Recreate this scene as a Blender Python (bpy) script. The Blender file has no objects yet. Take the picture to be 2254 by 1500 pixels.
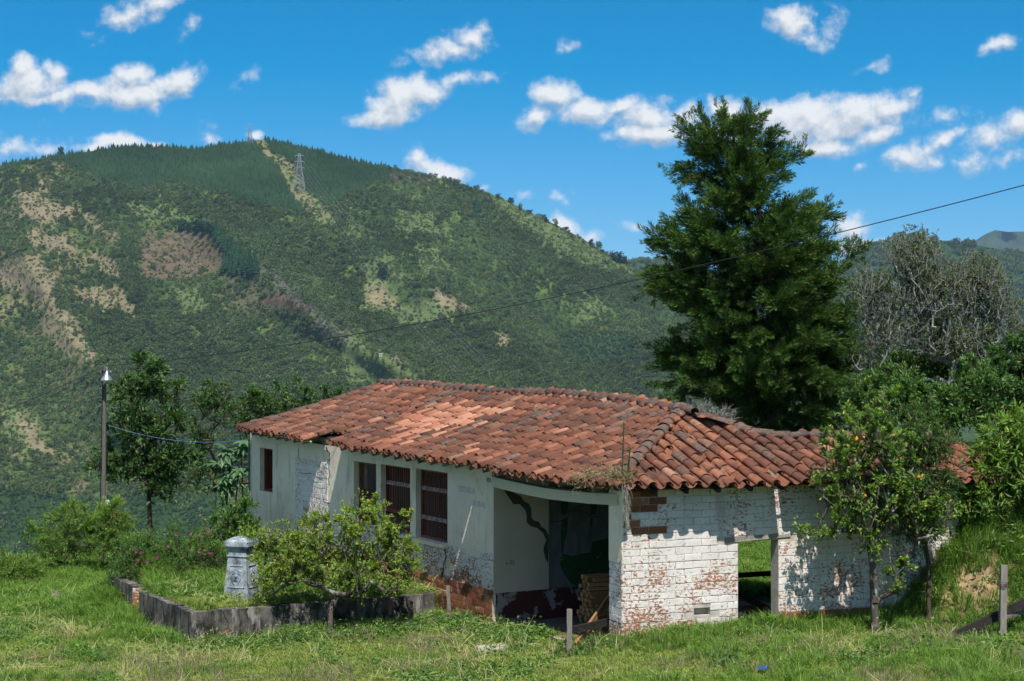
import bpy, math, random
import numpy as np
from mathutils import Vector, Matrix, Euler

rng = np.random.default_rng(7)
random.seed(7)
SC = bpy.context.scene
COL = SC.collection
R = math.radians

# ------------------------------------------------------------------ camera
F = 3800.0            # focal length in pixels of the 2254 px wide photograph
PW, PH = 2254.0, 1500.0
CH = 5.0              # eye height above the pier of the house
cam_d = bpy.data.cameras.new('camera')
cam_d.sensor_width = 36.0
cam_d.lens = F / PW * 36.0
cam_d.clip_start = 0.5
cam_d.clip_end = 30000.0
cam = bpy.data.objects.new('camera', cam_d)
COL.objects.link(cam)
cam.location = (0, 0, CH)
cam.rotation_euler = (R(90), 0, 0)
SC.camera = cam

def at(px, py, Y):
    """point at depth Y seen at that place of the photograph (used for measuring)"""
    return np.array([(px - PW / 2) / F * Y, Y, CH - (py - PH / 2) / F * Y])

# ------------------------------------------------------------------ view, sun, sky
SC.view_settings.view_transform = 'Standard'
SC.view_settings.look = 'None'
SC.view_settings.exposure = 0.3
SC.view_settings.gamma = 1.0
SC.render.engine = 'CYCLES'
SC.cycles.max_bounces = 4
SC.cycles.diffuse_bounces = 2
SC.cycles.glossy_bounces = 2
SC.cycles.transmission_bounces = 3
SC.cycles.volume_bounces = 0
SC.cycles.transparent_max_bounces = 4
SC.cycles.caustics_reflective = False
SC.cycles.caustics_refractive = False
SC.cycles.use_denoising = True
SC.cycles.sample_clamp_indirect = 6.0
SC.cycles.use_light_tree = False
SC.cycles.use_adaptive_sampling = True
SC.cycles.adaptive_threshold = 0.025
SC.cycles.adaptive_min_samples = 16

SUN = Vector((0.10, -0.60, 1.0)).normalized()      # towards the sun: behind the photographer, high
sun_d = bpy.data.lights.new('sun', 'SUN')
sun_d.energy = 5.0
sun_d.angle = R(0.53)
sun_d.color = (1.0, 0.955, 0.88)
sun = bpy.data.objects.new('sun', sun_d)
COL.objects.link(sun)
sun.rotation_euler = SUN.to_track_quat('Z', 'Y').to_euler()
SUN_EL = math.asin(SUN.z)
SUN_AZ = math.atan2(SUN.x, SUN.y)

world = bpy.data.worlds.new('World')
SC.world = world
world.use_nodes = True
WN = world.node_tree
WN.nodes.clear()
WL = WN.links.new

def wnode(nt, kind, **kw):
    n = nt.nodes.new(kind)
    for k, v in kw.items():
        setattr(n, k, v)
    return n

def wmath(nt, op, a, b=None, c=None, clamp=False):
    n = nt.nodes.new('ShaderNodeMath')
    n.operation = op
    n.use_clamp = clamp
    for i, v in enumerate((a, b, c)):
        if v is None:
            continue
        if hasattr(v, 'is_linked') or hasattr(v, 'links'):
            nt.links.new(v, n.inputs[i])
        else:
            n.inputs[i].default_value = v
    return n.outputs[0]

def wvec(nt, op, a, b=None, scale=None):
    n = nt.nodes.new('ShaderNodeVectorMath')
    n.operation = op
    for i, v in enumerate((a, b)):
        if v is None:
            continue
        if hasattr(v, 'links'):
            nt.links.new(v, n.inputs[i])
        else:
            n.inputs[i].default_value = v
    if scale is not None:
        n.inputs['Scale'].default_value = scale
    return n

# clouds seen in the photograph: x, y, half width, half height, tilt in degrees, thickness
CLOUDS = [
    (300, 28, 105, 34, 22, .62), (345, 12, 60, 22, 15, .6), (420, 62, 26, 22, 40, .30),
    (50, 152, 42, 36, 0, 1.0), (62, 190, 84, 46, 0, 1.0), (122, 165, 34, 34, 0, .9), (90, 218, 120, 20, 0, .8),
    (300, 172, 50, 30, 10, 1.0), (290, 203, 120, 34, 4, 1.0), (395, 178, 62, 28, 18, .95), (200, 206, 62, 26, 0, .8),
    (345, 228, 26, 20, 30, .55), (430, 165, 26, 14, 20, .6),
    (262, 312, 62, 26, 0, 1.1), (215, 322, 55, 20, 0, 1.0), (342, 322, 46, 16, 0, .8), (35, 328, 66, 34, 25, .55),
    (105, 328, 44, 28, 30, .40), (458, 300, 28, 24, 20, .5), (545, 172, 28, 16, 20, .28),
    (878, 228, 82, 52, 24, 1.1), (845, 262, 78, 30, 8, 1.1), (925, 205, 56, 40, 10, .95), (1000, 178, 56, 22, 6, .62),
    (1030, 82, 56, 34, 5, .75), (1000, 112, 62, 34, 10, .75), (930, 130, 50, 24, 10, .45), (1080, 170, 26, 14, 0, .3),
    (1250, 105, 26, 15, 10, .42), (912, 350, 36, 28, 0, .55), (975, 378, 60, 26, -8, 1.1), (1062, 410, 20, 12, 0, .6),
    (1222, 215, 54, 38, 0, 1.0), (1185, 262, 54, 26, 10, .85), (1292, 246, 80, 32, 5, .95), (1365, 228, 44, 24, 15, .8),
    (1425, 258, 80, 42, 0, 1.0), (1432, 294, 98, 28, 0, 1.0), (1520, 258, 60, 32, 10, .75), (1605, 252, 56, 38, 0, 1.0),
    (1780, 268, 125, 56, 8, 1.15), (1720, 262, 80, 44, 0, 1.0), (1890, 252, 96, 46, 10, 1.1), (1962, 240, 62, 36, 12, 1.0),
    (1815, 318, 86, 30, 0, 1.0), (1930, 290, 70, 28, 15, .9), (1600, 300, 90, 26, 0, .8), (2000, 205, 34, 14, 10, .40),
    (1742, 48, 58, 36, 0, 1.0), (1770, 84, 62, 24, -15, .65), (1832, 56, 30, 34, 40, .42), (1915, 138, 40, 16, 15, .38),
    (2190, 97, 56, 20, 22, .6), (2000, 345, 66, 32, 0, .85), (2066, 318, 64, 24, 30, .8), (2140, 355, 54, 26, 0, .62),
    (2190, 300, 66, 36, 30, .8), (2236, 275, 46, 30, 20, .8), (2085, 262, 70, 22, 0, .34), (2220, 350, 30, 16, 20, .3),
    (1868, 500, 50, 34, 0, 1.05), (1892, 545, 70, 28, 0, .9), (1242, 492, 40, 30, -20, 1.1), (1890, 367, 16, 12, 0, .4),
    (1230, 430, 32, 16, 0, .38), (1155, 436, 20, 12, 0, .35), (1405, 500, 34, 12, 0, .3), (560, 303, 22, 10, 0, .8),
    (1300, 520, 30, 16, 0, .5),
]

def cloud_group(name, clouds):
    g = bpy.data.node_groups.new(name, 'ShaderNodeTree')
    g.interface.new_socket('Vector', in_out='INPUT', socket_type='NodeSocketVector')
    g.interface.new_socket('Value', in_out='OUTPUT', socket_type='NodeSocketFloat')
    gi = g.nodes.new('NodeGroupInput'); go = g.nodes.new('NodeGroupOutput')
    P0 = gi.outputs[0]
    # ragged edges: the place itself is pushed about by noise before the cloud bodies are looked up
    n1 = wnode(g, 'ShaderNodeTexNoise'); n1.inputs['Scale'].default_value = .011; n1.inputs['Detail'].default_value = 3
    g.links.new(P0, n1.inputs['Vector'])
    w1 = wvec(g, 'SUBTRACT', n1.outputs['Color'], (.5, .5, .5))
    w1s = wvec(g, 'SCALE', w1.outputs[0], scale=62.0)
    P1 = wvec(g, 'ADD', P0, w1s.outputs[0]).outputs[0]
    cur = None
    for (x, y, rx, ry, tilt, a) in clouds:
        mp = wnode(g, 'ShaderNodeMapping', vector_type='TEXTURE')
        mp.inputs['Location'].default_value = (x - PW / 2, PH / 2 - y, 0)
        mp.inputs['Rotation'].default_value = (0, 0, R(tilt))
        mp.inputs['Scale'].default_value = (rx * 1.22, ry * 1.22, 1e5)
        g.links.new(P1, mp.inputs['Vector'])
        ln = wvec(g, 'LENGTH', mp.outputs[0]).outputs['Value']
        v = wmath(g, 'MULTIPLY_ADD', ln, -a, a)
        cur = v if cur is None else wmath(g, 'MAXIMUM', cur, v)
    if cur is None: cur = -1.0
    else: cur = wmath(g, 'MAXIMUM', cur, -1.0)
    n2 = wnode(g, 'ShaderNodeTexNoise'); n2.inputs['Scale'].default_value = .021
    n2.inputs['Detail'].default_value = 7; n2.inputs['Roughness'].default_value = .60
    g.links.new(P0, n2.inputs['Vector'])
    d = wmath(g, 'SUBTRACT', n2.outputs['Fac'], .5)
    f = wmath(g, 'MULTIPLY_ADD', d, 1.45, cur)
    g.links.new(f, go.inputs[0])
    return g

def build_sky():
    nt = WN
    out = wnode(nt, 'ShaderNodeOutputWorld')
    tc = wnode(nt, 'ShaderNodeTexCoord')
    sky = wnode(nt, 'ShaderNodeTexSky', sky_type='NISHITA')
    sky.sun_disc = False
    sky.sun_elevation = SUN_EL
    sky.sun_rotation = SUN_AZ
    sky.altitude = 1800
    sky.air_density = 1.0
    sky.dust_density = .25
    sky.ozone_density = 3.0
    tint = wnode(nt, 'ShaderNodeMix', data_type='RGBA', blend_type='MULTIPLY')
    tint.inputs[0].default_value = 1.0
    tint.inputs[7].default_value = SKY_TINT
    deep = wnode(nt, 'ShaderNodeVectorMath', operation='SUBTRACT'); deep.inputs[1].default_value = SKY_DEEP
    WL(sky.outputs[0], deep.inputs[0])
    pos_ = wnode(nt, 'ShaderNodeVectorMath', operation='MAXIMUM'); pos_.inputs[1].default_value = (.02, .02, .02)
    WL(deep.outputs[0], pos_.inputs[0])
    WL(pos_.outputs[0], tint.inputs[6])
    bg_sky = wnode(nt, 'ShaderNodeBackground'); bg_sky.inputs['Strength'].default_value = SKY_STRENGTH
    WL(tint.outputs[2], bg_sky.inputs['Color'])
    sep = wnode(nt, 'ShaderNodeSeparateXYZ'); WL(tc.outputs['Generated'], sep.inputs[0])
    ay = wmath(nt, 'MAXIMUM', sep.outputs['Y'], .05)
    u = wmath(nt, 'MULTIPLY', wmath(nt, 'DIVIDE', sep.outputs['X'], ay), F)
    v = wmath(nt, 'MULTIPLY', wmath(nt, 'DIVIDE', sep.outputs['Z'], ay), F)
    cmb = wnode(nt, 'ShaderNodeCombineXYZ'); WL(u, cmb.inputs[0]); WL(v, cmb.inputs[1])
    P = cmb.outputs[0]
    # the sky in view is worked out in upright sectors so that each ray looks only at the clouds near it
    edges = [-3000, 330, 760, 1150, 1500, 1850, 2120, 6000]
    sector = None
    off = wvec(nt, 'ADD', P, (6.0, 20.0, 0.0))
    for k in range(len(edges) - 1):
        lo, hi = edges[k], edges[k + 1]
        g = cloud_group('cloud_field', [c for c in CLOUDS if c[0] + c[2] * 1.3 + 50 > lo and c[0] - c[2] * 1.3 - 50 < hi])
        g1 = wnode(nt, 'ShaderNodeGroup'); g1.node_tree = g; WL(P, g1.inputs[0])
        g2 = wnode(nt, 'ShaderNodeGroup'); g2.node_tree = g; WL(off.outputs[0], g2.inputs[0])
        mr = wnode(nt, 'ShaderNodeMapRange', interpolation_type='SMOOTHSTEP')
        mr.inputs['From Min'].default_value = -.02; mr.inputs['From Max'].default_value = .74
        WL(g1.outputs[0], mr.inputs['Value'])
        # bases are a little greyer than the tops
        lit = wmath(nt, 'SUBTRACT', g1.outputs[0], g2.outputs[0])
        mr2 = wnode(nt, 'ShaderNodeMapRange'); mr2.inputs['From Min'].default_value = -.42; mr2.inputs['From Max'].default_value = .30
        WL(lit, mr2.inputs['Value'])
        cc = wnode(nt, 'ShaderNodeMix', data_type='RGBA')
        cc.inputs[6].default_value = (.44, .53, .64, 1); cc.inputs[7].default_value = (.96, .97, .98, 1)
        WL(mr2.outputs[0], cc.inputs[0])
        bg_cl = wnode(nt, 'ShaderNodeBackground'); bg_cl.inputs['Strength'].default_value = .78
        WL(cc.outputs[2], bg_cl.inputs['Color'])
        mixk = wnode(nt, 'ShaderNodeMixShader')
        WL(wmath(nt, 'MULTIPLY', mr.outputs[0], .96), mixk.inputs[0]); WL(bg_sky.outputs[0], mixk.inputs[1]); WL(bg_cl.outputs[0], mixk.inputs[2])
        if sector is None: sector = mixk.outputs[0]
        else:
            sw = wnode(nt, 'ShaderNodeMixShader')
            WL(wmath(nt, 'GREATER_THAN', u, lo - PW / 2), sw.inputs[0]); WL(sector, sw.inputs[1]); WL(mixk.outputs[0], sw.inputs[2])
            sector = sw.outputs[0]
    # elsewhere in the sky: unseen cloud, made thicker to add neutral ambient light
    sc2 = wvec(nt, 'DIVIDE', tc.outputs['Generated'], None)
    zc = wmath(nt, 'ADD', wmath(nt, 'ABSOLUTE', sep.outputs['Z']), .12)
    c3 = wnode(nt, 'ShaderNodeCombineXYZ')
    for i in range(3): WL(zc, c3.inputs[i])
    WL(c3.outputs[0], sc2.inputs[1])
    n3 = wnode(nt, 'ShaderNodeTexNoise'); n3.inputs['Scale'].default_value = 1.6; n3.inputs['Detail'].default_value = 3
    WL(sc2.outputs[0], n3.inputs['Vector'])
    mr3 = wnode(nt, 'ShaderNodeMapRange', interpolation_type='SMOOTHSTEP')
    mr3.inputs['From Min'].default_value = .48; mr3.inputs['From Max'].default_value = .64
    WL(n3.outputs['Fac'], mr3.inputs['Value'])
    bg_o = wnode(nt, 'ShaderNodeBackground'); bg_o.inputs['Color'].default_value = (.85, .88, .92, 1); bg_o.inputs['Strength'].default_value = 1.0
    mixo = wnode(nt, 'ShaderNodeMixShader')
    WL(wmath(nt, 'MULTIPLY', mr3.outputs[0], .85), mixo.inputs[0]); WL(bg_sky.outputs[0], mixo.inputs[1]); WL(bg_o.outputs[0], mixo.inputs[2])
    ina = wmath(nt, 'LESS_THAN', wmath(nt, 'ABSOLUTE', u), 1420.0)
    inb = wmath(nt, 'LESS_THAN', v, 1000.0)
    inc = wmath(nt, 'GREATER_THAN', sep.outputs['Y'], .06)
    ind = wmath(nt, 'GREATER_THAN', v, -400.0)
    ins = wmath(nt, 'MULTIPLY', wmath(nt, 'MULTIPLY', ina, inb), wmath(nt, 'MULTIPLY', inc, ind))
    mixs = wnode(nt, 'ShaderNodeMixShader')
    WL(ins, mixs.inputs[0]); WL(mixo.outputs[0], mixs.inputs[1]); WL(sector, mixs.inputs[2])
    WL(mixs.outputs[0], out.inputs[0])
    world.cycles.sampling_method = 'NONE'

SKY_STRENGTH = 0.12
SKY_TINT = (0.42, 0.51, 0.73, 1)
SKY_DEEP = (2.5, 0.0, 0.0)
build_sky()

# ------------------------------------------------------------------ small numeric helpers
def lerp(a, b, t): return a + (b - a) * t
def sstep(x, a=0.0, b=1.0):
    t = np.clip((np.asarray(x, float) - a) / (b - a), 0, 1)
    return t * t * (3 - 2 * t)

def _hash(ix, iy, s):
    h = (ix.astype(np.int64) * 374761393 + iy.astype(np.int64) * 668265263 + s * 1442695041) & 0xffffffff
    h = ((h ^ (h >> 13)) * 1274126177) & 0xffffffff
    return ((h ^ (h >> 16)) & 0xffff) / 65535.0

def vnoise(x, y, s=0):
    x = np.asarray(x, float); y = np.asarray(y, float)
    ix = np.floor(x); iy = np.floor(y); fx = x - ix; fy = y - iy
    fx = fx * fx * (3 - 2 * fx); fy = fy * fy * (3 - 2 * fy)
    ix = ix.astype(np.int64); iy = iy.astype(np.int64)
    return lerp(lerp(_hash(ix, iy, s), _hash(ix + 1, iy, s), fx), lerp(_hash(ix, iy + 1, s), _hash(ix + 1, iy + 1, s), fx), fy)

def fbm(x, y, s=0, o=4):
    t = 0; a = .5; n = 0
    for i in range(o):
        t = t + a * vnoise(np.asarray(x) * 2 ** i, np.asarray(y) * 2 ** i, s + i * 17); n += a; a *= .5
    return t / n

def poly_sdf(x, y, poly):
    """signed distance, positive inside"""
    x = np.asarray(x, float); y = np.asarray(y, float)
    P = np.array(poly, float); n = len(P)
    d = np.full(x.shape, 1e18); ins = np.zeros(x.shape, bool)
    for i in range(n):
        a = P[i]; b = P[(i + 1) % n]; e = b - a
        wx = x - a[0]; wy = y - a[1]
        t = np.clip((wx * e[0] + wy * e[1]) / (e @ e), 0, 1)
        d = np.minimum(d, (wx - e[0] * t) ** 2 + (wy - e[1] * t) ** 2)
        c = ((a[1] > y) != (b[1] > y))
        with np.errstate(divide='ignore', invalid='ignore'):
            xi = (b[0] - a[0]) * (y - a[1]) / (b[1] - a[1] + 1e-12) + a[0]
        ins ^= c & (x < xi)
    d = np.sqrt(d)
    return np.where(ins, d, -d)

def line_dist(x, y, pts):
    x = np.asarray(x, float); y = np.asarray(y, float)
    P = np.array(pts, float); d = np.full(x.shape, 1e18)
    for i in range(len(P) - 1):
        a = P[i]; e = P[i + 1] - a
        wx = x - a[0]; wy = y - a[1]
        t = np.clip((wx * e[0] + wy * e[1]) / (e @ e), 0, 1)
        d = np.minimum(d, (wx - e[0] * t) ** 2 + (wy - e[1] * t) ** 2)
    return np.sqrt(d)

def unit(v):
    v = np.asarray(v, float)
    return v / np.maximum(np.linalg.norm(v, axis=-1, keepdims=True), 1e-9)

# ------------------------------------------------------------------ objects
def new_mesh(name, V, faces, mat=None, attrs=None, smooth=False):
    """faces: list of int arrays (k, n)"""
    me = bpy.data.meshes.new(name)
    V = np.asarray(V, np.float32).reshape(-1, 3)
    if not isinstance(faces, list): faces = [faces]
    faces = [np.asarray(f, np.int32) for f in faces if len(f)]
    idx = np.concatenate([f.ravel() for f in faces])
    tot = np.concatenate([np.full(len(f), f.shape[1], np.int32) for f in faces])
    st = np.concatenate([[0], np.cumsum(tot)[:-1]]).astype(np.int32)
    me.vertices.add(len(V)); me.vertices.foreach_set('co', V.ravel())
    me.loops.add(len(idx)); me.loops.foreach_set('vertex_index', idx)
    me.polygons.add(len(tot)); me.polygons.foreach_set('loop_start', st)
    me.polygons.foreach_set('use_smooth', np.full(len(tot), bool(smooth)))
    for k, a in (attrs or {}).items():
        a = np.asarray(a, np.float32)
        if a.ndim == 1:
            at_ = me.attributes.new(k, 'FLOAT', 'POINT'); at_.data.foreach_set('value', a)
        else:
            at_ = me.attributes.new(k, 'FLOAT_COLOR', 'POINT')
            c = np.ones((len(a), 4), np.float32); c[:, :3] = a[:, :3]; at_.data.foreach_set('color', c.ravel())
    me.update(calc_edges=True)
    if mat is not None: me.materials.append(mat)
    return me

def link(name, me, parent=None):
    o = bpy.data.objects.new(name, me)
    COL.objects.link(o)
    if parent is not None: o.parent = parent
    return o

def tag(o, label=None, cat=None, group=None, kind=None):
    if label: o['label'] = label
    if cat: o['category'] = cat
    if group: o['group'] = group
    if kind: o['kind'] = kind
    return o

def thing(name, label, cat, loc=(0, 0, 0), rz=0.0, group=None):
    o = bpy.data.objects.new(name, None)
    o.empty_display_size = .2
    COL.objects.link(o)
    o.location = [float(c) for c in loc]; o.rotation_euler = (0, 0, rz)
    return tag(o, label, cat, group)

class MB:
    """collects shapes for ONE mesh object"""
    def __init__(s): s.V = []; s.Q = []; s.T = []; s.n = 0; s.A = []
    def add(s, V, Q=None, T=None, a=0.0):
        V = np.asarray(V, float).reshape(-1, 3)
        if Q is not None and len(Q): s.Q.append(np.asarray(Q, int).reshape(-1, 4) + s.n)
        if T is not None and len(T): s.T.append(np.asarray(T, int).reshape(-1, 3) + s.n)
        s.V.append(V); s.n += len(V)
        s.A.append(np.full(len(V), a) if np.ndim(a) == 0 else np.asarray(a))
        return s
    def mesh(s, name, mat, smooth=False):
        f = []
        if s.Q: f.append(np.concatenate(s.Q))
        if s.T: f.append(np.concatenate(s.T))
        return new_mesh(name, np.concatenate(s.V), f, mat, {'tint': np.concatenate(s.A)}, smooth)
    def build(s, name, mat, parent=None, smooth=False):
        return link(name, s.mesh(name, mat, smooth), parent)
    # box spanned by origin and three edge vectors
    def box(s, o, ex, ey, ez, a=0.0):
        o, ex, ey, ez = (np.asarray(v, float) for v in (o, ex, ey, ez))
        V = [o, o + ex, o + ex + ey, o + ey, o + ez, o + ex + ez, o + ex + ey + ez, o + ey + ez]
        return s.add(V, [(0, 3, 2, 1), (4, 5, 6, 7), (0, 1, 5, 4), (1, 2, 6, 5), (2, 3, 7, 6), (3, 0, 4, 7)], a=a)
    def bar(s, p, q, w, h, up=(0, 0, 1), a=0.0, jit=0.0):
        """square bar from p to q"""
        p = np.asarray(p, float); q = np.asarray(q, float); d = unit(q - p)
        x = np.cross(d, up)
        x = unit(x) if np.linalg.norm(x) > 1e-6 else np.array([1., 0, 0])
        y = np.cross(x, d)
        V = []
        for c in (p, q):
            for sx, sy in ((-1, -1), (1, -1), (1, 1), (-1, 1)):
                V.append(c + x * w / 2 * sx + y * h / 2 * sy + (rng.normal(0, jit, 3) if jit else 0))
        return s.add(V, [(0, 3, 2, 1), (4, 5, 6, 7), (0, 1, 5, 4), (1, 2, 6, 5), (2, 3, 7, 6), (3, 0, 4, 7)], a=a)
    def tube(s, pts, rad, k=6, a=0.0, cap=True):
        pts = np.asarray(pts, float); n = len(pts)
        rad = np.broadcast_to(np.asarray(rad, float), (n,))
        d = unit(np.gradient(pts, axis=0))
        ref = np.array([0, 0, 1.]) if abs(d[0][2]) < .9 else np.array([1., 0, 0])
        V = []
        for i in range(n):
            x = unit(np.cross(d[i], ref)); y = np.cross(d[i], x)
            th = np.arange(k) * 2 * np.pi / k
            V.append(pts[i] + rad[i] * (np.cos(th)[:, None] * x + np.sin(th)[:, None] * y))
        Q = [(i * k + j, i * k + (j + 1) % k, (i + 1) * k + (j + 1) % k, (i + 1) * k + j) for i in range(n - 1) for j in range(k)]
        T = []
        if cap:
            V.append(pts[[0, -1]]); c0 = n * k
            T = [(c0, (j + 1) % k, j) for j in range(k)] + [(c0 + 1, (n - 1) * k + j, (n - 1) * k + (j + 1) % k) for j in range(k)]
        return s.add(np.concatenate(V), Q, T, a)
    def lathe(s, c, prof, k=16, a=0.0):
        """prof: list of (r, z)"""
        c = np.asarray(c, float); th = np.arange(k) * 2 * np.pi / k
        V = [np.stack([c[0] + r * np.cos(th), c[1] + r * np.sin(th), np.full(k, c[2] + z)], 1) for r, z in prof]
        n = len(prof)
        Q = [(i * k + j, i * k + (j + 1) % k, (i + 1) * k + (j + 1) % k, (i + 1) * k + j) for i in range(n - 1) for j in range(k)]
        return s.add(np.concatenate(V), Q, a=a)

# ------------------------------------------------------------------ materials
class Mat:
    def __init__(s, name, rough=.8, spec=.25):
        s.m = bpy.data.materials.new(name); s.m.use_nodes = True
        s.nt = s.m.node_tree; s.nt.nodes.clear()
        s.out = s.nt.nodes.new('ShaderNodeOutputMaterial')
        s.b = s.nt.nodes.new('ShaderNodeBsdfPrincipled')
        s.b.inputs['Roughness'].default_value = rough
        s.b.inputs['Specular IOR Level'].default_value = spec
        s.L(s.b.outputs[0], s.out.inputs[0])
        s._pos = None
    def L(s, a, b): s.nt.links.new(a, b)
    def pos(s, scale=(1, 1, 1)):
        if s._pos is None:
            s._pos = s.nt.nodes.new('ShaderNodeNewGeometry').outputs['Position']
        if scale == (1, 1, 1): return s._pos
        n = s.nt.nodes.new('ShaderNodeVectorMath'); n.operation = 'MULTIPLY'
        s.L(s._pos, n.inputs[0]); n.inputs[1].default_value = scale
        return n.outputs[0]
    def obj(s, scale=(1, 1, 1)):
        t = s.nt.nodes.new('ShaderNodeTexCoord').outputs['Object']
        n = s.nt.nodes.new('ShaderNodeVectorMath'); n.operation = 'MULTIPLY'
        s.L(t, n.inputs[0]); n.inputs[1].default_value = scale
        return n.outputs[0]
    def noise(s, scale, detail=4, rough=.55, vec=None, stretch=(1, 1, 1), dist=0.0):
        n = s.nt.nodes.new('ShaderNodeTexNoise')
        n.inputs['Scale'].default_value = scale; n.inputs['Detail'].default_value = detail
        n.inputs['Roughness'].default_value = rough; n.inputs['Distortion'].default_value = dist
        s.L(vec if vec is not None else s.pos(stretch), n.inputs['Vector'])
        return n.outputs['Fac']
    def ramp(s, fac, stops, mode='LINEAR'):
        n = s.nt.nodes.new('ShaderNodeValToRGB'); cr = n.color_ramp; cr.interpolation = mode
        while len(cr.elements) < len(stops): cr.elements.new(.5)
        for e, (p, c) in zip(cr.elements, stops):
            e.position = p
            e.color = (c, c, c, 1) if np.ndim(c) == 0 else (*c[:3], 1)
        s.L(fac, n.inputs[0])
        return n.outputs[0]
    def mix(s, f, a, b, mode='MIX'):
        n = s.nt.nodes.new('ShaderNodeMix'); n.data_type = 'RGBA'; n.blend_type = mode
        for i, v in ((0, f), (6, a), (7, b)):
            if hasattr(v, 'links'): s.L(v, n.inputs[i])
            elif i == 0: n.inputs[0].default_value = v
            else: n.inputs[i].default_value = (*v[:3], 1)
        return n.outputs[2]
    def math(s, op, a, b=None, c=None, clamp=False): return wmath(s.nt, op, a, b, c, clamp)
    def attr(s, name, kind='GEOMETRY'):
        n = s.nt.nodes.new('ShaderNodeAttribute'); n.attribute_name = name; n.attribute_type = kind
        return n
    def island(s): return s.nt.nodes.new('ShaderNodeNewGeometry').outputs['Random Per Island']
    def orand(s): return s.nt.nodes.new('ShaderNodeObjectInfo').outputs['Random']
    def sep(s, v, i):
        n = s.nt.nodes.new('ShaderNodeSeparateXYZ'); s.L(v, n.inputs[0]); return n.outputs[i]
    def color(s, c):
        if hasattr(c, 'links'): s.L(c, s.b.inputs['Base Color'])
        else: s.b.inputs['Base Color'].default_value = (*c[:3], 1)
        return s
    def bump(s, h, dist=.01, strength=1.0):
        n = s.nt.nodes.new('ShaderNodeBump'); n.inputs['Distance'].default_value = dist; n.inputs['Strength'].default_value = strength
        s.L(h, n.inputs['Height']); s.L(n.outputs[0], s.b.inputs['Normal'])
        return s

def leaf_mat(name, dark, light, yellow=None, yfrac=.06, trans=.30, gloss=.05, grough=.5, tmul=1.0):
    """leaves: own shade per leaf, some light shining through"""
    m = Mat(name)
    isl = m.island()
    t = m.attr('tint').outputs['Fac']
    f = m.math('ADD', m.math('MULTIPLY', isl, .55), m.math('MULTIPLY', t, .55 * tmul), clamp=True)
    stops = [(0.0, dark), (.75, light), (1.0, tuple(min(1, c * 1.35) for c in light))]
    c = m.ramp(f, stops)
    if yellow is not None:
        w = m.nt.nodes.new('ShaderNodeTexWhiteNoise'); w.noise_dimensions = '1D'; m.L(isl, w.inputs['W'])
        y = m.math('GREATER_THAN', w.outputs['Value'], 1 - yfrac)
        c = m.mix(y, c, yellow)
    nt = m.nt; nt.nodes.remove(m.b)
    d = nt.nodes.new('ShaderNodeBsdfDiffuse'); tr = nt.nodes.new('ShaderNodeBsdfTranslucent'); gl = nt.nodes.new('ShaderNodeBsdfGlossy')
    gl.inputs['Roughness'].default_value = grough; gl.inputs['Color'].default_value = (1, 1, 1, 1)
    m.L(c, d.inputs[0])
    c2 = m.mix(1.0, c, (1.15, 1.25, .55), 'MULTIPLY'); m.L(c2, tr.inputs[0])
    s1 = nt.nodes.new('ShaderNodeMixShader'); s1.inputs[0].default_value = trans
    m.L(d.outputs[0], s1.inputs[1]); m.L(tr.outputs[0], s1.inputs[2])
    if gloss < .045:
        nt.nodes.remove(gl); m.L(s1.outputs[0], m.out.inputs[0]); return m.m
    s2 = nt.nodes.new('ShaderNodeMixShader'); s2.inputs[0].default_value = gloss * .4
    m.L(s1.outputs[0], s2.inputs[1]); m.L(gl.outputs[0], s2.inputs[2])
    m.L(s2.outputs[0], m.out.inputs[0])
    return m.m
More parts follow.
